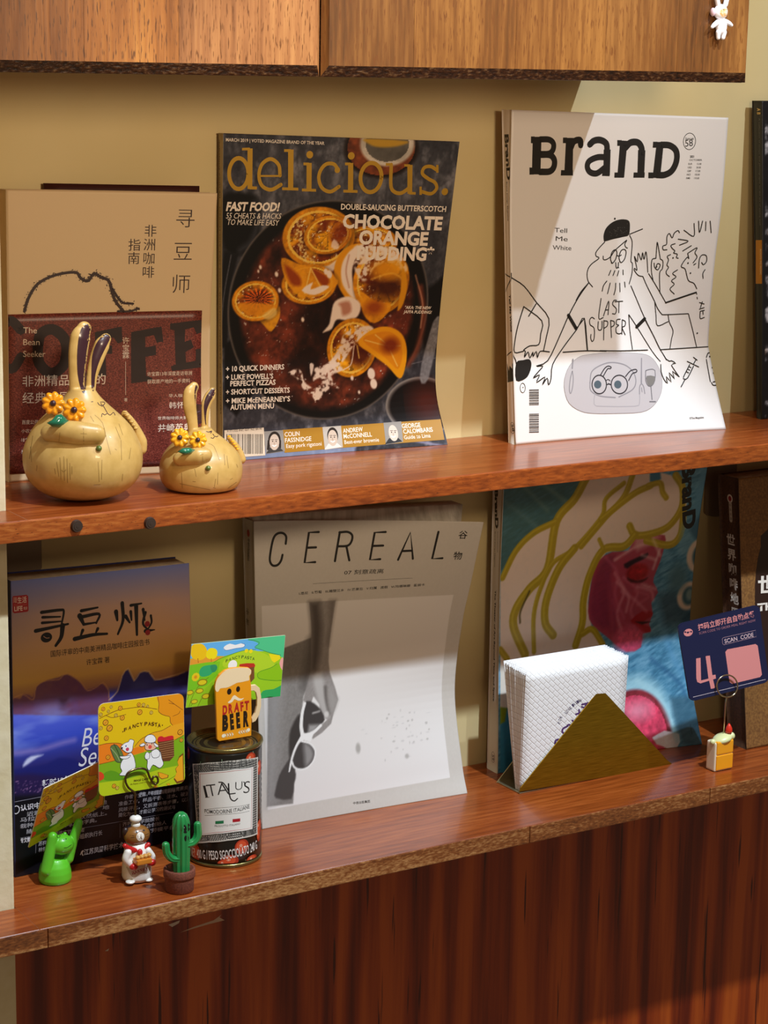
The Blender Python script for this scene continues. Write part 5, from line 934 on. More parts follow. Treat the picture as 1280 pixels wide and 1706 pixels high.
bunny('rabbit_ornament', 'large sand-coloured round rabbit ornament with two orange flowers, on the upper shelf', 139, [(829, 20), (826, 42), (820, 62), (810, 78), (797, 90), (780, 97), (762, 99), (745, 97), (728, 90), (712, 81), (697, 68), (684, 54), (672, 41), (662, 31), (654, 25), (646, 20)], yb, Z1,
      [([(128, 660), (128, 625), (130, 590), (134, 562), (140, 548)], [13, 14, 17, 18, 13], 0.), ([(150, 660), (153, 628), (161, 598), (170, 575), (176, 565)], [9, 10, 13, 14, 10], .003)],
      ((40, 530, 5.505), [[(545, 75), (598, 55), (612, 120), (602, 220), (580, 330), (576, 500), (568, 640), (548, 692), (520, 645), (492, 520), (486, 350), (498, 200), (520, 110)], [(720, 160), (775, 128), (800, 150), (780, 210), (735, 300), (690, 400), (655, 520), (645, 640), (632, 672), (618, 620), (618, 500), (625, 350), (660, 240)]]),
      ([(82, 722), (105, 720), (130, 722), (158, 724)], [15, 20, 21, 18], [-.030, -.040, -.044, -.040]), [((89, 672), 19.5, yb-.034, M_FLO), ((124, 683), 20, yb-.038, M_FLO)], ([(79, 705), (88, 700), (94, 692), (102, 690), (110, 697), (119, 705), (112, 710), (100, 712), (88, 711)], yb-.0455),
      [[(675, 775), (690, 795), (720, 810)], [(700, 770), (735, 772), (738, 790), (715, 800), (705, 780)], [(725, 800), (765, 872)], [(712, 905), (718, 875), (740, 888), (765, 875), (790, 890), (820, 865), (835, 890)], [(618, 768), (632, 766)]],
      [[(650, 890), (720, 960), (755, 1100), (795, 1250)], [(545, 1010), (548, 1150)], [(520, 1060), (575, 1062)], [(330, 1050), (320, 1130)], [(80, 1080), (50, 1290)], [(60, 1180), (70, 1320)], [(120, 1350), (115, 1400)], [(680, 1320), (690, 1500)], [(715, 1300), (712, 1480)], [(840, 1000), (885, 1110)], [(870, 970), (905, 1070)], [(980, 1190), (965, 1290)], [(280, 1380), (290, 1430)], [(300, 1320), (320, 1450)], [(330, 1280), (340, 1480)], [(345, 1395), (365, 1410), (385, 1390)], [(365, 1270), (372, 1490)], [(395, 1290), (400, 1510)], [(420, 1330), (425, 1480)], [(440, 1360), (440, 1430)], [(640, 1530), (700, 1525)], [(905, 1430), (900, 1490)], [(610, 900), (640, 950)], [(835, 1200), (850, 1210)], [(890, 1120), (895, 1300)]],
      ([(208, 690), (218, 702), (227, 718), (234, 735), (235, 748)], [6, 7, 9, 11, 10]), ((165, 747), 5, yb-.043))
yb = -.096
bunny('rabbit_ornament.001', 'small sand-coloured round rabbit ornament with two yellow flowers, beside the dark magazine', 335, [(831, 14), (828, 30), (822, 46), (813, 58), (800, 66), (785, 69), (770, 68), (757, 63), (745, 54), (735, 43), (727, 33), (720, 24), (713, 17)], yb, Z1,
      [([(322, 722), (320, 700), (316, 675), (317, 655), (323, 645)], [9, 10, 12, 12.5, 9], 0.), ([(342, 722), (341, 700), (343, 675), (350, 660), (354, 652)], [6, 7, 9, 10, 7], .002)],
      ((260, 620, 7.753), [[(540, 140), (562, 150), (575, 210), (560, 300), (565, 420), (575, 600), (570, 680), (548, 670), (520, 560), (505, 420), (496, 270), (510, 180)], [(745, 195), (780, 205), (760, 280), (700, 380), (660, 480), (645, 600), (650, 680), (636, 660), (622, 540), (618, 430), (640, 330), (690, 250)]]),
      ([(300, 765), (315, 762), (330, 760), (342, 758)], [12, 14, 15, 12], [-.020, -.026, -.029, -.027]), [((300, 729), 16, yb-.024, M_FLO2), ((330, 733), 15, yb-.026, M_FLO2)], ([(297, 753), (305, 747), (316, 746), (327, 750), (319, 756), (308, 758)], yb-.0305),
      [[(650, 765), (680, 775), (720, 770), (705, 790)], [(690, 770), (720, 760)], [(735, 800), (750, 820)], [(710, 848), (740, 855), (758, 830), (790, 835), (800, 822)]],
      [[(680, 925), (750, 960), (820, 1140)], [(600, 1080), (605, 1160)], [(575, 1065), (610, 1060)], [(500, 1250), (520, 1350)], [(800, 1300), (795, 1450)], [(740, 1490), (770, 1500)], [(475, 1410), (510, 1415)], [(960, 1390), (990, 1370)], [(915, 1080), (935, 1240)], [(880, 1060), (890, 1200)], [(1040, 1190), (1055, 1230)], [(310, 1440), (700, 1520)], [(930, 1500), (1040, 1420)], [(330, 1300), (340, 1500)], [(770, 1380), (755, 1480)]],
      ([(382, 730), (391, 741), (398, 753), (402, 765)], [4, 6, 7, 8]), ((347, 780), 4.5, yb-.029))

# --- green frog card holder
yf = -.0705; MG = mat('frog_green', hexrgb('5fc22a'), .32, coat=.5)
c0 = W3(92, 1465, yf); t = thing('frog_holder', 'green frog figurine with raised arms holding up a card', 'figurine', (c0[0], yf, Z2), GR)
fb = fuse('body', [lathe_vf([(.001, 0), (.0117, .0003), (.0124, .003), (.0121, .008), (.0110, .0125), (.0090, .016), (.0076, .018), (.005, .0195)], (c0[0], yf, 0), 40), bal((103, 1407), (20.5, 17, 17.5), yf-.004), cap([(77, 1450), (82, 1425), (88, 1394)], [10, 9.5, 8.5], yf-.005), cap([(114, 1430), (121, 1402), (128, 1382), (131, 1370)], [9, 8.5, 8, 7], yf-.002), bal((97, 1394), (4.2, 4, 4.2), yf-.003), bal((108, 1390), (4.2, 4, 4.2), yf-.003)], MG, t, .0005)
D = paint([fb], yf, (40, 1270, 9.143)); K = '16210f'
D.line([(610, 1305), (650, 1300), (680, 1285), (722, 1255)], .4, K); D.disc((607, 1180), .55, K, n=8); D.disc((640, 1168), .55, K, n=8); D.ring((628, 1075), 1.3, .35, K); D.ring((525, 1125), 1.2, .35, K); D.build('face_lines', t)

def card_thing(name, label, px4, ys, th=.0007, r=.07, rim='e8dfc8', canvas_fn=None, loc=None):
    (a, b, c, d) = [W3(p[0], p[1], y) for p, y in zip(px4, ys)]; S = quad(a, b, c, d)
    t = thing(name, label, 'card', (a+b+c+d)/4)
    uv = []
    for cx, cy, a0 in ((r, r, math.pi), (1-r, r, 1.5*math.pi), (1-r, 1-r, 0), (r, 1-r, .5*math.pi)): uv += [(cx+r*math.cos(a0+k*math.pi/10), cy+r*math.sin(a0+k*math.pi/10)) for k in range(6)]
    uv = np.array(uv); F_ = S.P(uv[:, 0], uv[:, 1]); N_ = S.N(uv[:, 0], uv[:, 1]); n = len(uv)
    mk('card_stock', np.concatenate([F_, F_-N_*th]), [tuple(range(n)), tuple(range(2*n-1, n-1, -1))]+[(k, n+k, n+(k+1) % n, (k+1) % n) for k in range(n)], ink(rim), t, False)
    return t, S, uv
class CardPrint(Print):
    src = None
    def px(s, pts):
        q = [s.src.uv(s.z[0]+p[0]/s.z[2], s.z[1]+p[1]/s.z[2]) for p in pts]; return [np.array([p[0]/s.src.W*s.S.W, p[1]/s.src.H*s.S.H]) for p in q]
def clip_uv(S, uv): return [np.array([a*S.W, b*S.H]) for a, b in uv]
def clipped(pts, hull):
    """clip polygon to the card's convex outline"""
    out = [np.asarray(p, float) for p in pts]; n = len(hull)
    for i in range(n):
        a, b = hull[i], hull[(i+1) % n]; nn = np.array([-(b-a)[1], (b-a)[0]]); inp = out; out = []
        if np.linalg.norm(nn) < 1e-9: out = inp; continue
        for k in range(len(inp)):
            p, q = inp[k-1], inp[k]; dp, dq = (p-a)@nn, (q-a)@nn
            if dp >= 0: out.append(p) if dp >= 0 and k < 0 else None
            if (dp >= 0) != (dq >= 0): out.append(p+(q-p)*dp/(dp-dq))
            if dq >= 0: out.append(q)
        if len(out) < 3: return []
    return out
def autumn_art(P, uv):
    hull = clip_uv(P.S, uv)
    def pg(pts, h, sm=0):
        q = P.px(pts); q = smooth_pts(q, sm, True) if sm else q; q = clipped(q, hull)
        if len(q) > 2: P.poly(q, h, mm=True)
    OL = '7a4210'
    P.poly(hull, 'e6bd06', mm=True)
    pg([(850, 100), (1200, 80), (1200, 520), (1100, 548), (1040, 520), (1005, 470), (1000, 410), (950, 395), (890, 370), (858, 330), (865, 250)], 'e8930f', 2); P.line([(850, 155), (865, 250), (858, 330), (890, 370), (950, 395), (1000, 410), (1010, 480), (1050, 525), (1100, 543), (1170, 515)], .45, OL)
    P.line([(985, 195), (1060, 250), (1160, 320)], .4, OL); P.line([(990, 235), (1060, 250)], .35, OL); P.line([(1040, 400), (1110, 370), (1130, 335)], .35, OL)
    pg([(560, 780), (640, 690), (780, 610), (900, 580), (1020, 520), (1200, 470), (1200, 640), (1060, 700), (900, 760), (560, 900)], 'eda51a'); pg([(90, 770), (200, 740), (340, 735), (420, 760), (540, 800), (680, 770), (680, 850), (500, 900), (90, 1020)], 'ee7f14')
    pg([(90, 1015), (300, 960), (520, 900), (680, 850), (900, 770), (1060, 700), (1200, 620), (1200, 1300), (90, 1450)], '7fae14'); pg([(90, 1240), (400, 1200), (500, 1180), (900, 1060), (1200, 1000), (1200, 1300), (90, 1450)], 'b9c814'); pg([(160, 1130), (260, 1080), (370, 1120), (420, 1200), (250, 1210), (180, 1200)], '5f9a14', 2)
    P.line([(120, 430), (200, 390), (350, 325), (500, 300), (650, 285), (840, 312)], .45, OL); P.line([(200, 390), (260, 415), (330, 410), (450, 378)], .4, OL); P.line([(560, 780), (640, 690), (780, 612), (900, 580), (1010, 520)], .4, OL); P.line([(115, 1005), (300, 960), (400, 920)], .4, OL); P.line([(1060, 700), (1175, 640)], .4, OL); P.line([(115, 765), (220, 742), (350, 738), (420, 760)], .4, OL); P.line([(870, 1260), (1000, 1190), (1175, 1080)], .4, '5a8010')
    for x, y, r in ((165, 310, 26), (265, 285, 20), (230, 340, 20), (380, 300, 30), (325, 390, 24), (405, 420, 32), (195, 480, 38), (245, 550, 42), (205, 675, 32), (625, 350, 34), (768, 355, 24), (612, 255, 26), (670, 258, 24), (722, 275, 18), (135, 380, 24), (135, 550, 24), (225, 915, 30), (300, 1275, 28), (340, 1300, 24), (1130, 600, 36), (1145, 700, 26)):
        k = r/7.53/2.1; P.disc((x, y), k*1.0, OL, n=10); P.disc((x, y), k*.78, 'e8a020' if r > 25 else 'd9b84a', n=10); P.line([(x-r*.3, y+r*.4), (x+r*.3, y-r*.4)], .3, OL, sm=0)
    for q in [[(1170, 860), (1120, 900), (1095, 960), (1110, 1010), (1070, 1060), (1085, 1110), (1050, 1190), (1090, 1245), (1180, 1220)], [(850, 1100), (900, 1110), (985, 1140), (980, 1170), (900, 1190), (860, 1160)], [(800, 1260), (850, 1270), (840, 1320), (800, 1310)], [(950, 1250), (1000, 1240), (1000, 1280)]]: pg(q, OL); c = np.mean(np.array(q), 0); pg([tuple(c+(np.array(p)-c)*.86) for p in q], 'eda51a')
    pg([(90, 1110), (140, 1100), (175, 1140), (165, 1190), (90, 1210)], 'd8431c', 2)
    # basket, lamb, bear
    pg([(850, 720), (1050, 680), (1055, 900), (1000, 960), (920, 965), (880, 900)], '6b3a1c'); 
    for i in range(8): P.line([(860+i*3, 745+i*26), (1052, 705+i*28)], .3, 'c08a5a', sm=0)
    pg([(845, 700), (860, 660), (900, 650), (930, 665), (980, 650), (1040, 645), (1040, 690), (950, 710), (860, 720)], 'cf1c2a', 2)
    def sh(q, h='f3f0ee', sm=3): 
        a = P.px(q); a = smooth_pts(a, sm, True); P.poly(a, h, mm=True); P.line(a, .38, '3b3440', sm=0, mm=True, closed=True)
    sh([(255, 790), (300, 760), (340, 770), (400, 850), (420, 960), (340, 975), (290, 900)], '5f7a3c'); P.line([(300, 750), (350, 850), (390, 960)], .6, '2f4a20'); P.line([(260, 800), (330, 880), (370, 960)], .6, '9aa870')
    sh([(400, 960), (500, 860), (545, 900), (570, 1000), (560, 1060), (500, 1100), (480, 1140), (370, 1140), (400, 1090), (380, 1040)]); sh([(385, 790), (430, 740), (480, 720), (500, 690), (550, 705), (540, 760), (525, 840), (470, 860), (420, 830)]); sh([(370, 905), (430, 900), (510, 890), (470, 930), (400, 935)])
    P.disc((468, 815), 1.4, 'd0405a', n=12); P.disc((450, 775), .6, '2a50a0', n=8); P.disc((400, 800), .8, '1d1a1e', n=8)
    sh([(720, 960), (700, 930), (760, 850), (870, 830), (900, 930), (920, 1000), (870, 1050), (790, 1010), (745, 1080), (715, 1040)]); sh([(690, 760), (740, 720), (820, 730), (830, 790), (780, 825), (700, 820)], 'f0b898'); sh([(685, 710), (690, 670), (730, 635), (790, 635), (825, 680), (815, 720), (760, 735), (700, 725)]); sh([(620, 765), (670, 735), (690, 760), (650, 780)]); sh([(800, 730), (855, 765), (845, 790), (810, 770)])
    P.disc((752, 785), 1.5, 'e05040', n=12); P.disc((715, 760), .5, '2a1e20', n=8); P.disc((775, 745), .5, '2a1e20', n=8); sh([(685, 900), (710, 850), (745, 870), (740, 930), (700, 940)]); sh([(765, 850), (830, 810), (875, 850), (860, 910), (790, 920)])
    tt = [('F', 445, 572), ('A', 500, 547), ('N', 553, 527), ('C', 598, 512), ('Y', 643, 502), ('P', 702, 498), ('A', 747, 497), ('S', 788, 500), ('T', 828, 507), ('A', 868, 517)]
    for ch, x, y in tt: P.text(ch, (x-19, y+20), (x+17, y+16), 2.6, '5a3208', .02)
    P.disc((412, 592), .45, '5a3208', n=8); P.disc((908, 512), .45, '5a3208', n=8); P.text('IMAGE CARD', (548, 1222), (735, 1195), 1.5, '5a4a08', .01); P.text('do happy your heart', (505, 1262), (740, 1226), 1.2, '7a6a10')
yk = -.1015
t, S, uv = card_thing('autumn_card', 'upright yellow card with lamb and white bear, clipped in the cat baker wire', [(163.5, 1173), (306, 1154.5), (308.5, 1304), (165, 1328)], [yk+.004, yk+.004, yk, yk])
YS = S; P = Print(S, (150, 1140, 7.53)); P.lim = 4; autumn_art(P, uv); P.build('card_print', t)
t, S, uv = card_thing('autumn_card.001', 'tilted orange and yellow card held up in the frog\u2019s raised arms', [(73, 1314), (183, 1261), (173, 1341), (47, 1413)], [-.094, -.094, -.0655, -.0655], r=.02)
P = CardPrint(S, (150, 1140, 7.53)); P.src = YS; P.lim = 4; autumn_art(P, uv); P.build('card_print', t)

# --- cat baker wire holder
yb = -.0985; c0 = W3(228, 1462, yb); MW_ = mat('white_glaze', hexrgb('efe9df'), .3, coat=.4); MBR2 = mat('cat_brown', hexrgb('8a5a24'), .35, coat=.4); MRED = mat('red_glaze', hexrgb('c01a1c'), .3, coat=.4)
t = thing('cat_baker_holder', 'brown cat baker figurine in a white chef hat and red scarf, holding a loaf', 'figurine', (c0[0], yb, Z2), GR)
bd = mk('body', *join([lathe_vf([(.001, .0012), (.0104, .0014), (.0113, .004), (.0111, .010), (.0102, .018), (.0092, .025), (.0074, .029), (.004, .031)], (c0[0], yb, 0), 36)]), MW_, t)
hd = mk('head', *bal((228, 1391), (23, 17, 17), yb-.001), MBR2, t); mk('hair', *join([bal((224, 1384), (21, 15, 12), yb+.004), bal((209, 1386), (6, 5, 8), yb), bal((245, 1381), (5, 5, 6), yb)]), mat('cat_dark', hexrgb('2c1812'), .4), t)
mk('chef_hat', *join([bal((226, 1364), (10.5, 10, 6.5), yb), bal((226, 1374), (8, 8, 6.5), yb)]), MW_, t)
mk('scarf', *join([cap([(208, 1409), (218, 1415), (234, 1417), (247, 1407)], [4, 5, 5, 4], yb-.006), bal((233, 1420), (5, 4, 6), yb-.010)]), MRED, t)
for q in ([(213, 1420), (210, 1432), (220, 1443)], [(246, 1417), (253, 1428), (250, 1438)]): mk('sleeve', *cap(q, [6.5, 6.5, 6], yb-.007), MW_, t)
for q in ((223, 1444), (253, 1437)): mk('mitten', *bal(q, (7.5, 6, 6), yb-.010), MRED, t)
p0 = W3(229, 1441, yb-.0165); p1 = W3(252, 1430, yb-.0165); box('loaf_tray', (p0[0], yb-.0165, p0[2]-.001), (p1[0]+.001, yb-.0085, p1[2]), mat('toast_orange', hexrgb('d8862a'), .4), t, .0008)
for i in range(4): mk('bread_roll', *bal((229.5+i*6.3, 1429-i*1.6), (4.2, 5, 3.8), yb-.013), mat('bun_brown', hexrgb('d9a050'), .4, coat=.3), t)
for q in ((217, 1469), (247, 1465)): mk('foot', *bal(q, (8, 8, 3.4), yb-.008), MW_, t)
D = paint([hd, bd], yb, (40, 1330, 4.267)); D.disc((828, 272), 3.1, 'f1e8da', ry=3.6); D.disc((832, 252), .9, '1d1413', n=10); D.line([(830, 262), (830, 285)], .35, '1d1413'); D.line([(818, 290), (830, 283), (840, 290)], .35, '1d1413'); D.disc((800, 240), .9, '1d1413', n=10); D.disc((852, 228), .8, '1d1413', n=10)
for q in ([(755, 262), (785, 268)], [(760, 280), (788, 278)], [(862, 262), (885, 250)], [(864, 275), (888, 270)], [(790, 228), (800, 222)]): D.line(q, .35, '2c1812')
D.poly([(735, 505), (740, 480), (900, 480), (900, 520), (830, 550), (770, 560)], 'c4b7a8', 2); D.text('BAKERY', (772, 545), (888, 508), 2.6, '8e2a3c', .03); D.build('face_and_lettering', t)
MWI = mat('wire_bronze', hexrgb('6a5a3a'), .25, .9)
w_ = smooth_pts([W3(a, b, y) for a, b, y in ((226, 1362, yb), (225.5, 1345, yb), (225, 1325, yk-.0016), (224, 1320, yk-.002), (214, 1312, yk-.002), (209, 1300, yk-.002), (213, 1288, yk-.002), (224, 1282, yk-.002), (236, 1280, yk-.002), (245, 1284, yk-.002), (250, 1296, yk-.0022), (257, 1306, yk-.0024), (263, 1303, yk-.0028), (262, 1295, yk-.003), (256, 1294, yk-.003), (254, 1299, yk-.003))], 6)
tube('wire', w_, .00085, MWI, t, 10)

# --- cactus
yc = -.1325; c0 = W3(299, 1475, yc); MPOT = noisy('terracotta', [(.3, '5c2c20'), (.7, '86462f')], 900, .75, bump=.5, bdist=.0004); MCA = mat('cactus_green', hexrgb('1f8a45'), .22, coat=.8)
t = thing('cactus_ornament', 'small green ceramic cactus in a brown terracotta pot near the shelf edge', 'figurine', (c0[0], yc, Z2), GR)
pot = lathe('pot', [(0.00090, 0), (0.01008, .0002), (0.01062, .001), (0.01098, .0095), (0.01107, .0112), (0.01170, .0114), (0.01188, .0122), (0.01188, .0168), (0.01134, .0176), (0.01008, .0176), (0.00954, .0150), (0.00090, .0150)], (c0[0], yc, 0), MPOT, t, 48)
st_ = W3(302, 1400, yc); hz = W3(302, 1356, yc)[2]+.002
lathe('stem', [(.001, .0130)]+[(.0062*(1-max(0, (z-.75)/.25)**2.6)**.5 if z > .75 else .0058+.0004*math.sin(z*3), .0130+z*(hz-.0130)) for z in np.linspace(0, .995, 24)], (st_[0], yc, 0), MCA, t, 80, rad=lambda a, r, z: r*(1+.085*math.cos(a*10)))
def ridged(P, R, n=40):
    V, Fc = tube_vf(P, R, n); V = [np.asarray(v) for v in V]; P = [np.asarray(p) for p in P]
    for i in range(len(P)):
        for k in range(n): V[i*n+k] = P[i]+(V[i*n+k]-P[i])*(1+.09*math.cos(2*math.pi*k/n*7))
    return V, Fc
for q, r in (([(296, 1431), (286, 1430), (278, 1421), (276, 1408)], [6, 6, 6.3, 6.3]), ([(311, 1407), (322, 1403), (329, 1392), (329, 1374)], [6.5, 6.8, 7, 6.3])):
    Q = smooth_pts([W3(a, b, yc-.002) for a, b in q], 6); R = list(np.interp(np.linspace(0, 1, len(Q)), np.linspace(0, 1, 4), r)/2330.); mk('arm', *ridged(*capsule(Q, R)), MCA, t)
D = paint([o for o in t.children], yc, (40, 1330, 4.267)); D.disc((1138, 218), 2.1, '0e1410', ry=3.4, n=12); D.disc((1168, 205), 1.4, '0e1410', ry=3.0, n=12); D.disc((1156, 285), 1.9, '0e1410', ry=2.6, n=12); D.disc((1150, 240), 1.0, '0e1410', n=10); D.disc((1142, 208), .5, 'd9e0d4', n=8); D.build('painted_face', t)

# --- tomato can
cx, cy, R = .7157, -.086, .0287; zt = W3(374.5, 1229, cy)[2]; phc = math.atan2(-1.456-cy, 0-cx)
t = thing('tomato_can', 'black tin can with a white ITALUS label and tomatoes, topped with a green-gold lid', 'can', (cx, cy, 0))
MT = mat('gold_tin', hexrgb('8e8250'), .25, .85); MTB = mat('black_label', hexrgb('14130f'), .3, coat=.3)
lathe('can_body', [(.001, .0012), (R-.003, .0012), (R-.0022, .0), (R-.0002, .0002), (R+.0004, .0012), (R+.0002, .0026), (R-.0008, .0032)], (cx, cy, 0), MT, t, 80)
lathe('paper_label', [(R-.0012, .0030), (R-.0002, .0032), (R-.0002, .013)]+[(R-.0002-.0003*(k % 2), .018+.0022*k) for k in range(int((zt-.034)/.0022))]+[(R-.0002, zt-.0062), (R-.0002, zt-.0040), (R-.0012, zt-.0038)], (cx, cy, 0), MTB, t, 80)
lid = lathe('lid', [(R-.0012, zt-.0042), (R+.0003, zt-.0034), (R+.0008, zt-.0020), (R+.0006, zt-.0004), (R-.0004, zt), (R-.0014, zt-.0006), (R-.0020, zt-.0036), (R-.0044, zt-.0040), (R-.0052, zt-.0032), (R-.0062, zt-.0040), (R-.0080, zt-.0034), (R-.0098, zt-.0040), (.0135, zt-.0036), (.0130, zt-.0040), (.001, zt-.0038)], (cx, cy, 0), MT, t, 80)
CS = Surf(lambda u, v: (lambda a: np.stack([cx+(R+.00005)*np.cos(a), cy+(R+.00005)*np.sin(a), .004+v*(zt-.0085)], -1))(phc+(u-.5)*2.8), 1000*R*2.8, 1000*(zt-.0085))
P = Print(CS, (300, 1050, 4.161)); P.lim = 1.6
for c, r, rr in (((300, 832), 5.0, 2.6), ((492, 890), 5.2, 5), ((55, 840), 5, 6), ((550, 950), 4, 6), ((430, 1500), 6, 6), ((345, 1600), 7, 5), ((300, 1620), 4.6, 3.4), ((500, 1590), 6, 4), ((110, 1540), 5, 7), ((550, 1360), 4, 6), ((545, 1420), 3, 5)):
    P.level = 0; P.disc(c, r, 'a8331c', ry=rr); P.level = 1; P.disc((c[0]-4, c[1]-4), r*.72, 'd2502a', ry=rr*.7); P.disc((c[0]-8, c[1]-8), r*.2, 'f0c0a0', ry=rr*.2)
for q in ([(290, 895), (292, 925), (285, 950)], [(500, 815), (508, 850)], [(60, 1010), (80, 990)], [(145, 910), (140, 925)], [(455, 1590), (452, 1640)]): P.line(q, .35, '8fae8a')
P.poly([(88, 926), (200, 916), (330, 905), (440, 893), (540, 878), (536, 1412), (440, 1440), (330, 1458), (200, 1470), (128, 1476)], 'd9d4c8'); P.level = 1; P.poly([(94, 934), (200, 924), (330, 913), (440, 901), (534, 888), (530, 1406), (440, 1432), (330, 1450), (200, 1462), (132, 1468)], '4a4a48')
P.level = 2
for i in range(60):
    a = rng.uniform(100, 525); f = 5*(a-94)/440; y0 = 930-(a-94)*.10; P.line([(a, y0), (a+2, y0+42)], .25, rng.choice(['6e6e6a', '33332f', '888680']), sm=0); P.line([(a, 1418-(a-100)*.12+40), (a+1, 1380-(a-100)*.12+40)], .25, rng.choice(['6e6e6a', '33332f', '888680']), sm=0)
P.level = 4; P.poly([(134, 984), (250, 975), (380, 962), (506, 945), (500, 1376), (380, 1395), (250, 1410), (138, 1420)], 'f0ece4')
P.level = 5; P.line([(142, 994), (250, 985), (380, 972), (497, 956), (492, 1368), (380, 1385), (250, 1400), (146, 1410), (142, 994)], .3, 'b84a4a', sm=0)
for i, (ch, x0, x1, y, h) in enumerate((('I', 180, 196, 1158, 9.4), ('T', 198, 262, 1152, 9.4), ('A', 262, 340, 1142, 9.4), ('L', 335, 385, 1140, 9.4), ('U', 382, 430, 1108, 6.6), ('S', 436, 478, 1130, 9.4))):
    P.text(ch, (x0, y), (x1, y-(x1-x0)*.12), h, '1d1c1e', -.012)
P.line([(270, 1052), (300, 1058), (335, 1110), (350, 1165), (375, 1182), (398, 1165)], .9, '1d1c1e'); P.line([(178, 1158), (205, 1155)], .4, '1d1c1e'); P.line([(180, 1078), (202, 1075)], .4, '1d1c1e'); P.line([(440, 1050), (452, 1065)], .7, '1d1c1e')
P.text('POMODORINE ITALIANE', (174, 1266), (480, 1232), 3.0, '2a2a2a', .005); P.line([(172, 1240), (300, 1228), (478, 1204)], .2, '4a4a4a'); P.line([(174, 1282), (300, 1275), (478, 1252)], .2, '4a4a4a')
P.poly([(246, 1322), (303, 1317), (303, 1338), (246, 1342)], '1f7a4a'); P.poly([(364, 1308), (416, 1302), (416, 1324), (364, 1330)], 'b01c28'); P.text('PRODOTTO ITALIANO', (242, 1362), (416, 1345), 1.5, '6a6a6a')
P.level = 3; P.text('NET. 400 G / PESO SGOCCIOLATO 240 G', (80, 1562), (532, 1512), 7.0, 'efe9df', .01); P.build('label_print', t)

# --- beer mug card clip on the can
zl = zt-.0036; ybm = on(392, 1233, 2, zl)[1]; MO = mat('orange_wood', hexrgb('ef9a12'), .45); MFO = 'f4d9ad'; ZB = (300, 1050, 6.737)
t = thing('beer_mug_clip', 'orange wooden beer mug card clip with a moustache, standing on the tin can', 'card clip', (cx, ybm, zl))
outline = [(400, 690), (392, 640), (405, 570), (440, 500), (500, 450), (570, 425), (680, 415), (770, 420), (803, 450), (800, 490), (785, 520), (800, 620), (805, 900), (802, 1185), (440, 1248), (418, 1225)]
zb0 = W3(370, 1235, ybm)[2]
fp = prism('front_plate', outline, ybm, .0024, MO, t, .0003, ZB)
prism('back_plate', outline, ybm+.0165, .0024, MO, t, .0003, ZB)
hdl = prism('handle', [(795, 620), (850, 612), (895, 650), (912, 740), (912, 850), (890, 950), (850, 1020), (812, 1038), (808, 990), (845, 930), (865, 850), (868, 760), (855, 700), (830, 678), (796, 680)], ybm+.0002, .0022, mat('cream_wood', hexrgb('efd0a0'), .5), t, .0002, ZB)
for o in (fp, t.children[1], hdl):
    z = min(v.co.z for v in o.data.vertices)
P = Print(Plane(ybm-.00002), ZB); P.lim = 50
P.poly([(412, 690), (395, 660), (402, 590), (430, 530), (500, 460), (570, 432), (690, 420), (770, 425), (798, 452), (795, 488), (776, 515), (778, 558), (740, 570), (690, 582), (640, 590), (600, 610), (540, 640), (490, 648), (450, 655), (432, 685)], MFO, 3)
P.level = 1; P.disc((553, 688), 1.9, '241408', ry=2.4); P.disc((652, 660), 1.7, '241408', ry=2.3); P.poly([(535, 810), (570, 780), (590, 745), (615, 728), (650, 755), (685, 768), (718, 758), (690, 785), (650, 790), (612, 772), (590, 800), (560, 818)], 'f6e3c0', 2)
for ch, x0, x1, y in (('D', 478, 530, 945), ('R', 545, 592, 930), ('A', 606, 665, 914), ('F', 682, 716, 904), ('T', 724, 775, 895)): P.text(ch, (x0, y), (x1, y-8), 6.6, 'b8201c', .05)
for ch, x0, x1, y in (('B', 474, 540, 1120), ('E', 566, 608, 1106), ('E', 636, 678, 1090), ('R', 710, 772, 1074)): P.text(ch, (x0, y), (x1, y-10), 10.8, '241408', .07)
for i in range(4): P.line([(500+i*27, 1165-i*4), (514+i*27, 1180-i*4), (504+i*27, 1196-i*4)], .9, 'f6e9cc', sm=0); P.line([(672+i*26, 1130-i*5), (660+i*26, 1146-i*5), (674+i*26, 1160-i*5)], .9, 'f6e9cc', sm=0)
P.disc((487, 1185), 1.5, 'f6e9cc', n=8); P.disc((768, 1118), 1.5, 'f6e9cc', n=8); P.build('plate_print', t)
# green landscape card
yg = ybm+.0088
t, S, uv = card_thing('spring_card', 'green landscape card clipped behind the orange beer mug', [(319.3, 1073.3), (475.6, 1058.2), (467.2, 1160), (309.6, 1179.3)], [yg]*4, r=.004, rim='d9ecc0')
P = Print(S, ZB); P.lim = 4; hull = clip_uv(S, uv); OL = '2f7a4a'
def pg(pts, h, sm=0):
    q = P.px(pts); q = smooth_pts(q, sm, True) if sm else q; q = clipped(q, hull)
    if len(q) > 2: P.poly(q, h, mm=True)
P.poly(hull, '9ccc1e', mm=True); pg([(60, 140), (1200, 40), (1200, 240), (700, 230), (500, 290), (300, 280), (60, 330)], '62b0e8'); pg([(770, 100), (1200, 30), (1200, 300), (1100, 280), (980, 240), (840, 200), (880, 150), (820, 120)], '4fc487', 2); P.line([(765, 105), (850, 120), (890, 145), (840, 190), (900, 215), (1000, 250), (1130, 280)], .4, OL)
pg([(60, 330), (300, 300), (420, 295), (500, 290), (430, 330), (300, 380), (60, 400)], 'e89a30'); pg([(490, 215), (500, 180), (560, 150), (620, 165), (690, 145), (725, 160), (710, 190), (620, 205), (540, 225)], 'f2f0ee', 2); P.line([(490, 205), (520, 225), (620, 205), (710, 190), (728, 160), (690, 145)], .35, '3a6ab0')
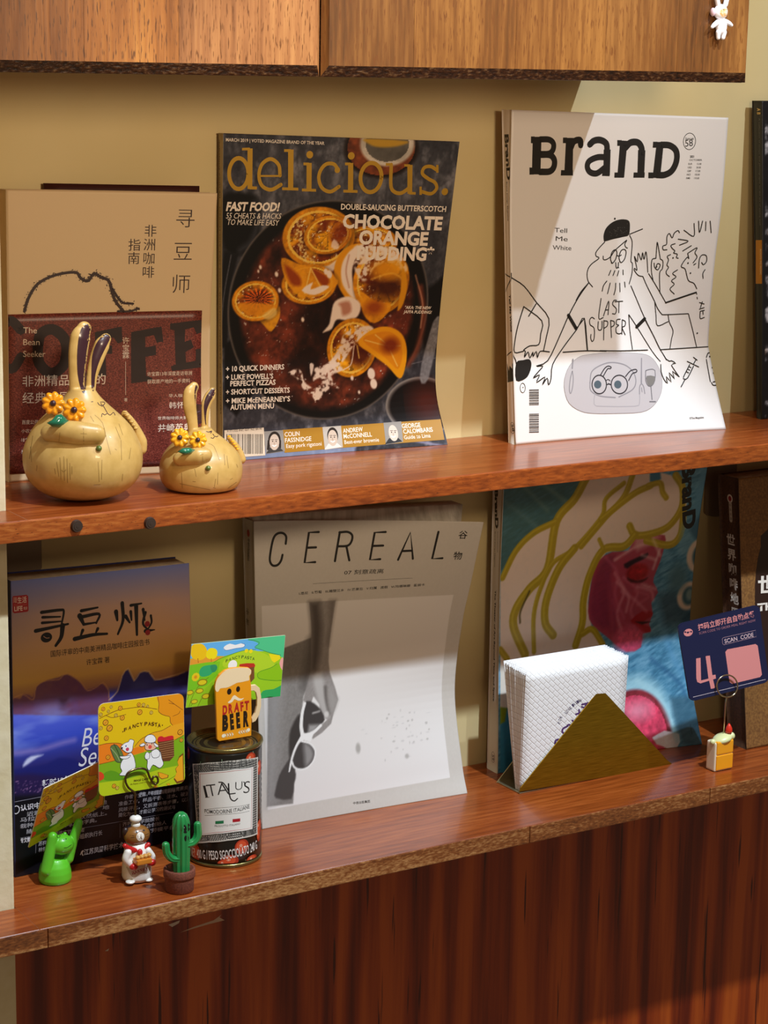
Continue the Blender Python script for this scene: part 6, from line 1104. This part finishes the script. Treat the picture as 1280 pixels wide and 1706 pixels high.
pg([(130, 180), (180, 150), (260, 160), (305, 230), (290, 300), (230, 335), (150, 320), (118, 260)], 'f0c010', 3); pg([(300, 240), (340, 200), (400, 210), (420, 250), (400, 310), (340, 325), (295, 300)], 'f2dc14', 3); P.line([(200, 320), (205, 360)], .7, 'c87a20'); P.line([(350, 320), (352, 350)], .6, 'c87a20')
pg([(60, 400), (300, 360), (450, 350), (420, 500), (300, 620), (60, 700)], '7cc41e'); pg([(215, 470), (250, 410), (330, 390), (400, 390), (415, 430), (370, 470), (320, 510), (240, 520)], '2fa86a', 3); pg([(340, 400), (400, 385), (418, 420), (400, 460), (360, 470)], '2c8f62', 3)
pg([(500, 330), (700, 230), (900, 240), (1050, 340), (1030, 460), (870, 480), (700, 420), (500, 420)], 'b4d428', 3); pg([(870, 500), (900, 460), (1020, 420), (1100, 370), (1200, 340), (1200, 560), (1100, 565), (900, 545)], '8fc414', 3); P.line([(1150, 560), (1060, 565), (900, 545), (870, 500), (900, 462), (1020, 420), (1090, 375)], .4, '3a8a20')
pg([(915, 700), (960, 670), (1050, 660), (1120, 625), (1200, 600), (1200, 780), (920, 780)], '2fa85a', 2); P.line([(380, 360), (470, 310), (700, 230), (850, 215)], .4, '3a8a20'); pg([(995, 265), (1120, 280), (1125, 320), (1060, 365), (1030, 340)], 'f2dc14', 1); pg([(1115, 370), (1150, 300), (1170, 380), (1150, 450)], 'f0a8a0', 2)
for c in ((745, 230), (795, 235)): P.disc(c, 1.6, 'f2dc14', n=10)
P.disc((175, 525), 3.4, 'e8c81a', n=9); P.disc((175, 525), 1.4, 'e09018', n=8)
for q in ([(100, 860), (150, 720), (230, 600), (320, 530)], [(200, 850), (250, 760), (330, 700)], [(80, 780), (110, 700), (135, 670)], [(120, 850), (170, 790)]): P.line(q, .4, '6a7a10')
for c, r in (((250, 585), 4.4), ((220, 680), 3.4), ((290, 740), 3.6), ((110, 700), 3.2), ((160, 800), 3.0)): P.disc(c, r, '8a7a10', ry=r*.62, n=12); P.disc(c, r*.8, 'e0c81e', ry=r*.44, n=12)
P.disc((590, 390), 3.9, 'f4f2f0'); pg([(670, 380), (830, 370), (835, 420), (800, 440), (690, 420)], 'c03020', 2); pg([(780, 420), (832, 410), (835, 540), (790, 590)], '7a4a28', 1)
for ch, x, y in (('F', 525, 345), ('A', 560, 330), ('N', 597, 318), ('C', 630, 308), ('Y', 662, 302), ('P', 700, 302), ('A', 733, 306), ('S', 762, 311), ('T', 792, 317), ('A', 822, 322)): P.text(ch, (x-13, y+14), (x+13, y+12), 2.3, '1f4a20', .01)
P.build('card_print', t)

# --- brass napkin holder and napkins
MB2 = noisy('brushed_brass', [(.35, '80620f'), (.65, 'a07c1c')], 60, .36, (1, 1, 30), metal=.75, rr=(.28, .48)); MB3 = mat('brass_inside', hexrgb('b5ab8c'), .3, .85)
yn = -.0845; t = thing('napkin_holder', 'triangular brushed brass napkin holder on the lower shelf', 'napkin holder', (1.08, -.067, Z2))
prism('front_plate', [(866, 1319), (868, 1312), (994, 1155), (999, 1150.5), (1003, 1150), (1008, 1153), (1112, 1266), (1121, 1273), (1118, 1276)], yn, .0009, MB2, t, .0002)
XA, XB = W3(866, 1319, yn)[0], W3(1119, 1276, yn)[0]
box('base_plate', (XA+.0005, yn+.0008, .0001), (XB-.0005, -.0500, .0010), MB3, t, .0002, 1)
zz_ = W3(1003, 1150, yn)[2]; xm = W3(1001, 1150, yn)[0]
bm = bmesh.new(); f = bm.faces.new([bm.verts.new(q) for q in ((XA, -.0500, .0003), (XB, -.0500, .0003), (xm+.003, -.0500, zz_), (xm-.003, -.0500, zz_))]); r = bmesh.ops.extrude_face_region(bm, geom=[f]); bmesh.ops.translate(bm, verts=[v for v in r['geom'] if isinstance(v, bmesh.types.BMVert)], vec=(0, -.0009, 0)); bmo('back_plate', bm, MB3, t)
def napkin_mat():
    m = mat('embossed_tissue', hexrgb('f1efee'), .85); nt = m.node_tree; L_ = nt.links.new
    tc = nt.nodes.new('ShaderNodeTexCoord'); sx = nt.nodes.new('ShaderNodeSeparateXYZ'); cx_ = nt.nodes.new('ShaderNodeCombineXYZ'); L_(tc.outputs['Object'], sx.inputs[0]); L_(sx.outputs[0], cx_.inputs[0]); L_(sx.outputs[2], cx_.inputs[1])
    m2 = nt.nodes.new('ShaderNodeMapping'); m2.inputs['Rotation'].default_value = (0, 0, math.radians(42)); bk = nt.nodes.new('ShaderNodeTexBrick'); bk.inputs['Scale'].default_value = 62; bk.inputs['Mortar Size'].default_value = .035; bk.inputs['Mortar Smooth'].default_value = .9; bk.inputs['Color1'].default_value = (1, 1, 1, 1); bk.inputs['Color2'].default_value = (1, 1, 1, 1); bk.inputs['Mortar'].default_value = (0, 0, 0, 1); bk.inputs['Brick Width'].default_value = .42; bk.inputs['Row Height'].default_value = .24
    bp = nt.nodes.new('ShaderNodeBump'); bp.inputs['Strength'].default_value = .6; bp.inputs['Distance'].default_value = .0005
    L_(cx_.outputs[0], m2.inputs[0]); L_(m2.outputs[0], bk.inputs[0]); L_(bk.outputs[0], bp.inputs['Height']); L_(bp.outputs[0], nt.nodes['Principled BSDF'].inputs['Normal']); return m
MN = napkin_mat(); NN = 13; ORD = 'front second third fourth fifth sixth seventh eighth ninth tenth eleventh twelfth last'.split()
for i in range(NN):
    f = i/(NN-1); j1, j2, j3 = rng.normal(0, .0003, 3); yb_, yt_ = -.0725-.0085*f, -.0520-.0325*f; th_b, th_t = .0006, .0022
    x0b, x0t, x1 = 1.0010+j1, 1.0003+j2, 1.1085+j3; zh = .1072+.0003*math.sin(i*1.7)+.0018*(1-f)
    nx_, nz_ = 10, 12; V = []
    for side in (0, 1):
        for b in range(nz_+1):
            for a in range(nx_+1):
                u, v = a/nx_, b/nz_; x = (x0b*(1-v)+x0t*v)*(1-u)+x1*u; y = yb_*(1-v)+yt_*v; th = th_b*(1-v)+th_t*v; edge = min(u, 1-u, 1-v)*14; y_ = y+(-.5+side)*th*min(1, .35+edge)+.0004*math.sin(v*3+u*2)*v; V.append((x, y_, .0012+v*(zh-.0012)))
    n0 = (nx_+1)*(nz_+1); ii = np.arange(n0).reshape(nz_+1, nx_+1); Fq = np.stack([ii[:-1, :-1], ii[:-1, 1:], ii[1:, 1:], ii[1:, :-1]], -1).reshape(-1, 4)
    b = np.concatenate([ii[0, :], ii[1:, -1], ii[-1, -2::-1], ii[-2:0:-1, 0]]); k = len(b); r_ = np.arange(k); Fr = np.stack([b, n0+b, n0+b[(r_+1) % k], b[(r_+1) % k]], -1)
    last = i == NN-1
    o = mk('paper_napkin', V, np.concatenate([Fq, (Fq+n0)[:, ::-1], Fr]), MN, None, True)
    tag(o, 'front white paper napkin printed with a purple logo, in the brass holder' if last else 'plain white paper napkin, %s in the brass holder' % ('hindmost of the pile' if i == 0 else ORD[NN-1-i]+' from the front'), 'napkin', 'paper napkins in the brass holder')
    if last:
        P = paint([o], yt_, (820, 1060, 4.0)); PU = '5a3a72'; P.lim = 3
        for ch, x, y, a in (('F', 455, 582, 62), ('O', 460, 562, 60), ('R', 467, 545, 55), ('L', 500, 515, 50), ('O', 508, 506, 48), ('V', 518, 495, 46), ('E', 530, 485, 42), ('I', 545, 468, 38), ('N', 552, 461, 36), ('X', 565, 452, 30), ('I', 575, 446, 28), ('A', 582, 441, 25), ('N', 592, 436, 22)):
            c_, s_ = math.cos(math.radians(a)), math.sin(math.radians(a)); P.text(ch, (x-6*c_, y+6*s_), (x+6*c_, y-6*s_), 2.2, '4a4060', .02)
        P.line([(420, 715), (425, 695), (445, 688), (460, 700)], 1.6, PU); P.line([(500, 600), (472, 618), (470, 640), (490, 645), (525, 615), (530, 595), (510, 590), (500, 600)], 1.5, PU); P.line([(535, 560), (545, 575), (530, 590)], 1.5, PU); P.line([(545, 570), (562, 555)], 1.4, PU); P.line([(560, 520), (600, 505)], 1.5, PU); P.line([(580, 490), (585, 545)], 1.4, PU); P.line([(600, 455), (640, 445)], 1.5, PU); P.line([(612, 490), (630, 450)], 1.5, PU); P.line([(598, 470), (625, 480)], 1.4, PU)
        P.build('napkin_print', o)

# --- table number card and toast holder
yt = -.1215
t, S, uv = card_thing('number_card', 'dark blue card numbered 4 with pink print, held in a wire loop', [(1129, 1040), (1265.5, 1007), (1282, 1136), (1150, 1169.5)], [yt+.002]*2+[yt]*2, .0012, .07, '131a3c')
P = Print(S, (1120, 1000, 5.6875)); P.lim = 4; PK = 'e38f8c'; hull = clip_uv(S, uv)
P.poly([q*.5+np.array([S.W, S.H])*.25+(q-np.array([S.W, S.H])/2)*.49 for q in hull], '161d42', mm=True)
P.text('扫码立即开启自助点餐', (250, 288), (785, 158), 5.4, PK, .02, 0, True); P.text('SCAN CODE TO ORDER MEAL RIGHT NOW', (258, 325), (792, 200), 2.1, 'a86e78')
P.line([(485, 355), (790, 285), (798, 345), (492, 422), (480, 412), (476, 365), (485, 355)], .28, 'c9a0a8', sm=0); P.text('SCAN', (500, 408), (620, 380), 3.7, 'e0c0c4', .01); P.text('CODE', (652, 372), (774, 344), 3.7, 'e0c0c4', .01)
P.disc((154, 306), 4.9, PK, ry=3.4); P.disc((150, 306), 1.3, '2a2040', ry=.9, n=10); P.disc((125, 302), .9, '2a2040', n=10); P.disc((182, 298), .9, '2a2040', n=10); P.line([(125, 304), (182, 298)], .5, '2a2040')
P.poly([(228, 552), (270, 545), (275, 760), (345, 742), (335, 660), (318, 530), (358, 524), (382, 710), (412, 705), (416, 742), (388, 750), (408, 832), (368, 840), (352, 762), (270, 788), (240, 775), (230, 740)], PK)
P.poly([(505, 490), (525, 465), (790, 415), (812, 430), (852, 705), (835, 728), (570, 792), (545, 775)], PK, 0)
P.line([(200, 918), (885, 750)], .4, 'e0d0d4', sm=0); P.build('card_print', t)
xb0, xb1 = W3(1191, 1280, yt)[0], W3(1221, 1280, yt)[0]; cxm = (xb0+xb1)/2
t = thing('toast_holder', 'tiny toast-shaped wire card holder with pale cream and a red cone on top', 'figurine', (cxm, yt+.006, Z2), GR)
MTO = mat('toast_glaze', hexrgb('f3a21c'), .3, coat=.4); zk = W3(1205, 1236, yt)[2]
box('bread_slice', (xb0, yt, .0001), (xb1, yt+.0125, zk), mat('bread_white', hexrgb('ecdcc0'), .4, coat=.3), t, .0022, 3)
box('crust', (xb0+.0012, yt-.0009, .0016), (xb1-.0008, yt+.002, zk*.56), MTO, t, .0010, 3); box('crust', (xb0+.0012, yt-.0009, zk*.58), (xb1-.0008, yt+.003, zk+.0006), MTO, t, .0014, 3)
mk('cream', *join([bal((1204, 1230), (18, 15, 8), yt+.005, Matrix.Rotation(-.25, 3, 'Y')), bal((1219, 1226), (6, 6, 6.5), yt+.003), bal((1188, 1236), (5, 5, 5), yt+.004)]), mat('pale_cream', hexrgb('dfe0a4'), .35, coat=.4), t)
pc = W3(1214.5, 1220, yt+.003); lathe('red_cone', [(.0028, 0), (.0032, .0015), (.0028, .004), (.0016, .0066), (.0004, .0082)], pc, mat('red_tip', hexrgb('d8301c'), .35), t, 20)
w_ = [W3(1206, 1225, yt+.006), W3(1207.5, 1200, yt+.002), W3(1209.5, 1172, yt-.0022), W3(1211, 1162, yt-.0024)]+[W3(1212+17.3*math.sin(a), 1143+18.5*math.cos(a), yt-.0024) for a in np.linspace(0, 2*math.pi, 33)]
tube('wire', w_, .0007, mat('wire_steel', hexrgb('b9a98a'), .2, .95), t, 10)

# --- white rabbit ornament fixed to the cabinet door
yr = -DC-.0035; MWR = mat('white_resin', hexrgb('efecf2'), .35, coat=.3)
t = thing('rabbit_magnet', 'tiny white rabbit figurine with an orange face stuck on the oak cabinet door', 'figurine', W3(1202, 45, -DC))
bd = fuse('body', [bal((1201, 20), (13.5, 9, 13), yr), bal((1202, 45), (10.5, 8, 13.5), yr), cap([(1196, 37), (1190, 42), (1187, 45)], [4.5, 4, 3], yr-.001, 12), cap([(1209, 36), (1215, 39), (1219, 42)], [4.5, 4, 3], yr-.001, 12), cap([(1197, 54), (1197, 63)], [4.4, 3.6], yr-.001, 12), cap([(1207, 54), (1205, 63)], [4.4, 3.6], yr-.001, 12), cap([(1197, 8), (1194, -6)], [4.2, 4.5], yr, 12), cap([(1209, 8), (1212, -6)], [4.2, 4.5], yr, 12)], MWR, t, .00028)
mk('backpack', *bal((1188, 20), (4, 5, 7), yr), mat('pink_resin', hexrgb('d9b9c4'), .4), t)
D = paint([bd], yr, (1150, 0, 9.846)); D.lim = 1.0; D.disc((567, 205), 3.9, 'f4efe4', ry=4.3); D.disc((560, 205), 3.4, 'e89a34', ry=3.9); D.disc((553, 157), .55, '1d1413', n=8); D.disc((598, 153), .5, '1d1413', n=8); D.disc((560, 215), .5, 'c87818', n=8); D.build('face', t)

# --- scuffs on the wood
P = Print(Plane(-PANY-.00002), (0, 1130, 2.667)); P.lim = 60
P.poly([(800, 1130), (860, 1105), (950, 1075), (985, 1050), (975, 1062), (998, 1075), (930, 1092), (850, 1115)], 'c9a890'); P.poly([(748, 1095), (775, 1085), (800, 1075), (795, 1088), (765, 1105)], 'cbb8a8'); P.poly([(466, 1212), (485, 1200), (480, 1212)], 'cbb8a8')
for a, b, r in ((1335*2.667, 0, 0),): pass
o = P.build('scuff_marks', None); tag(o, kind='structure'); o.name = 'trim_2'
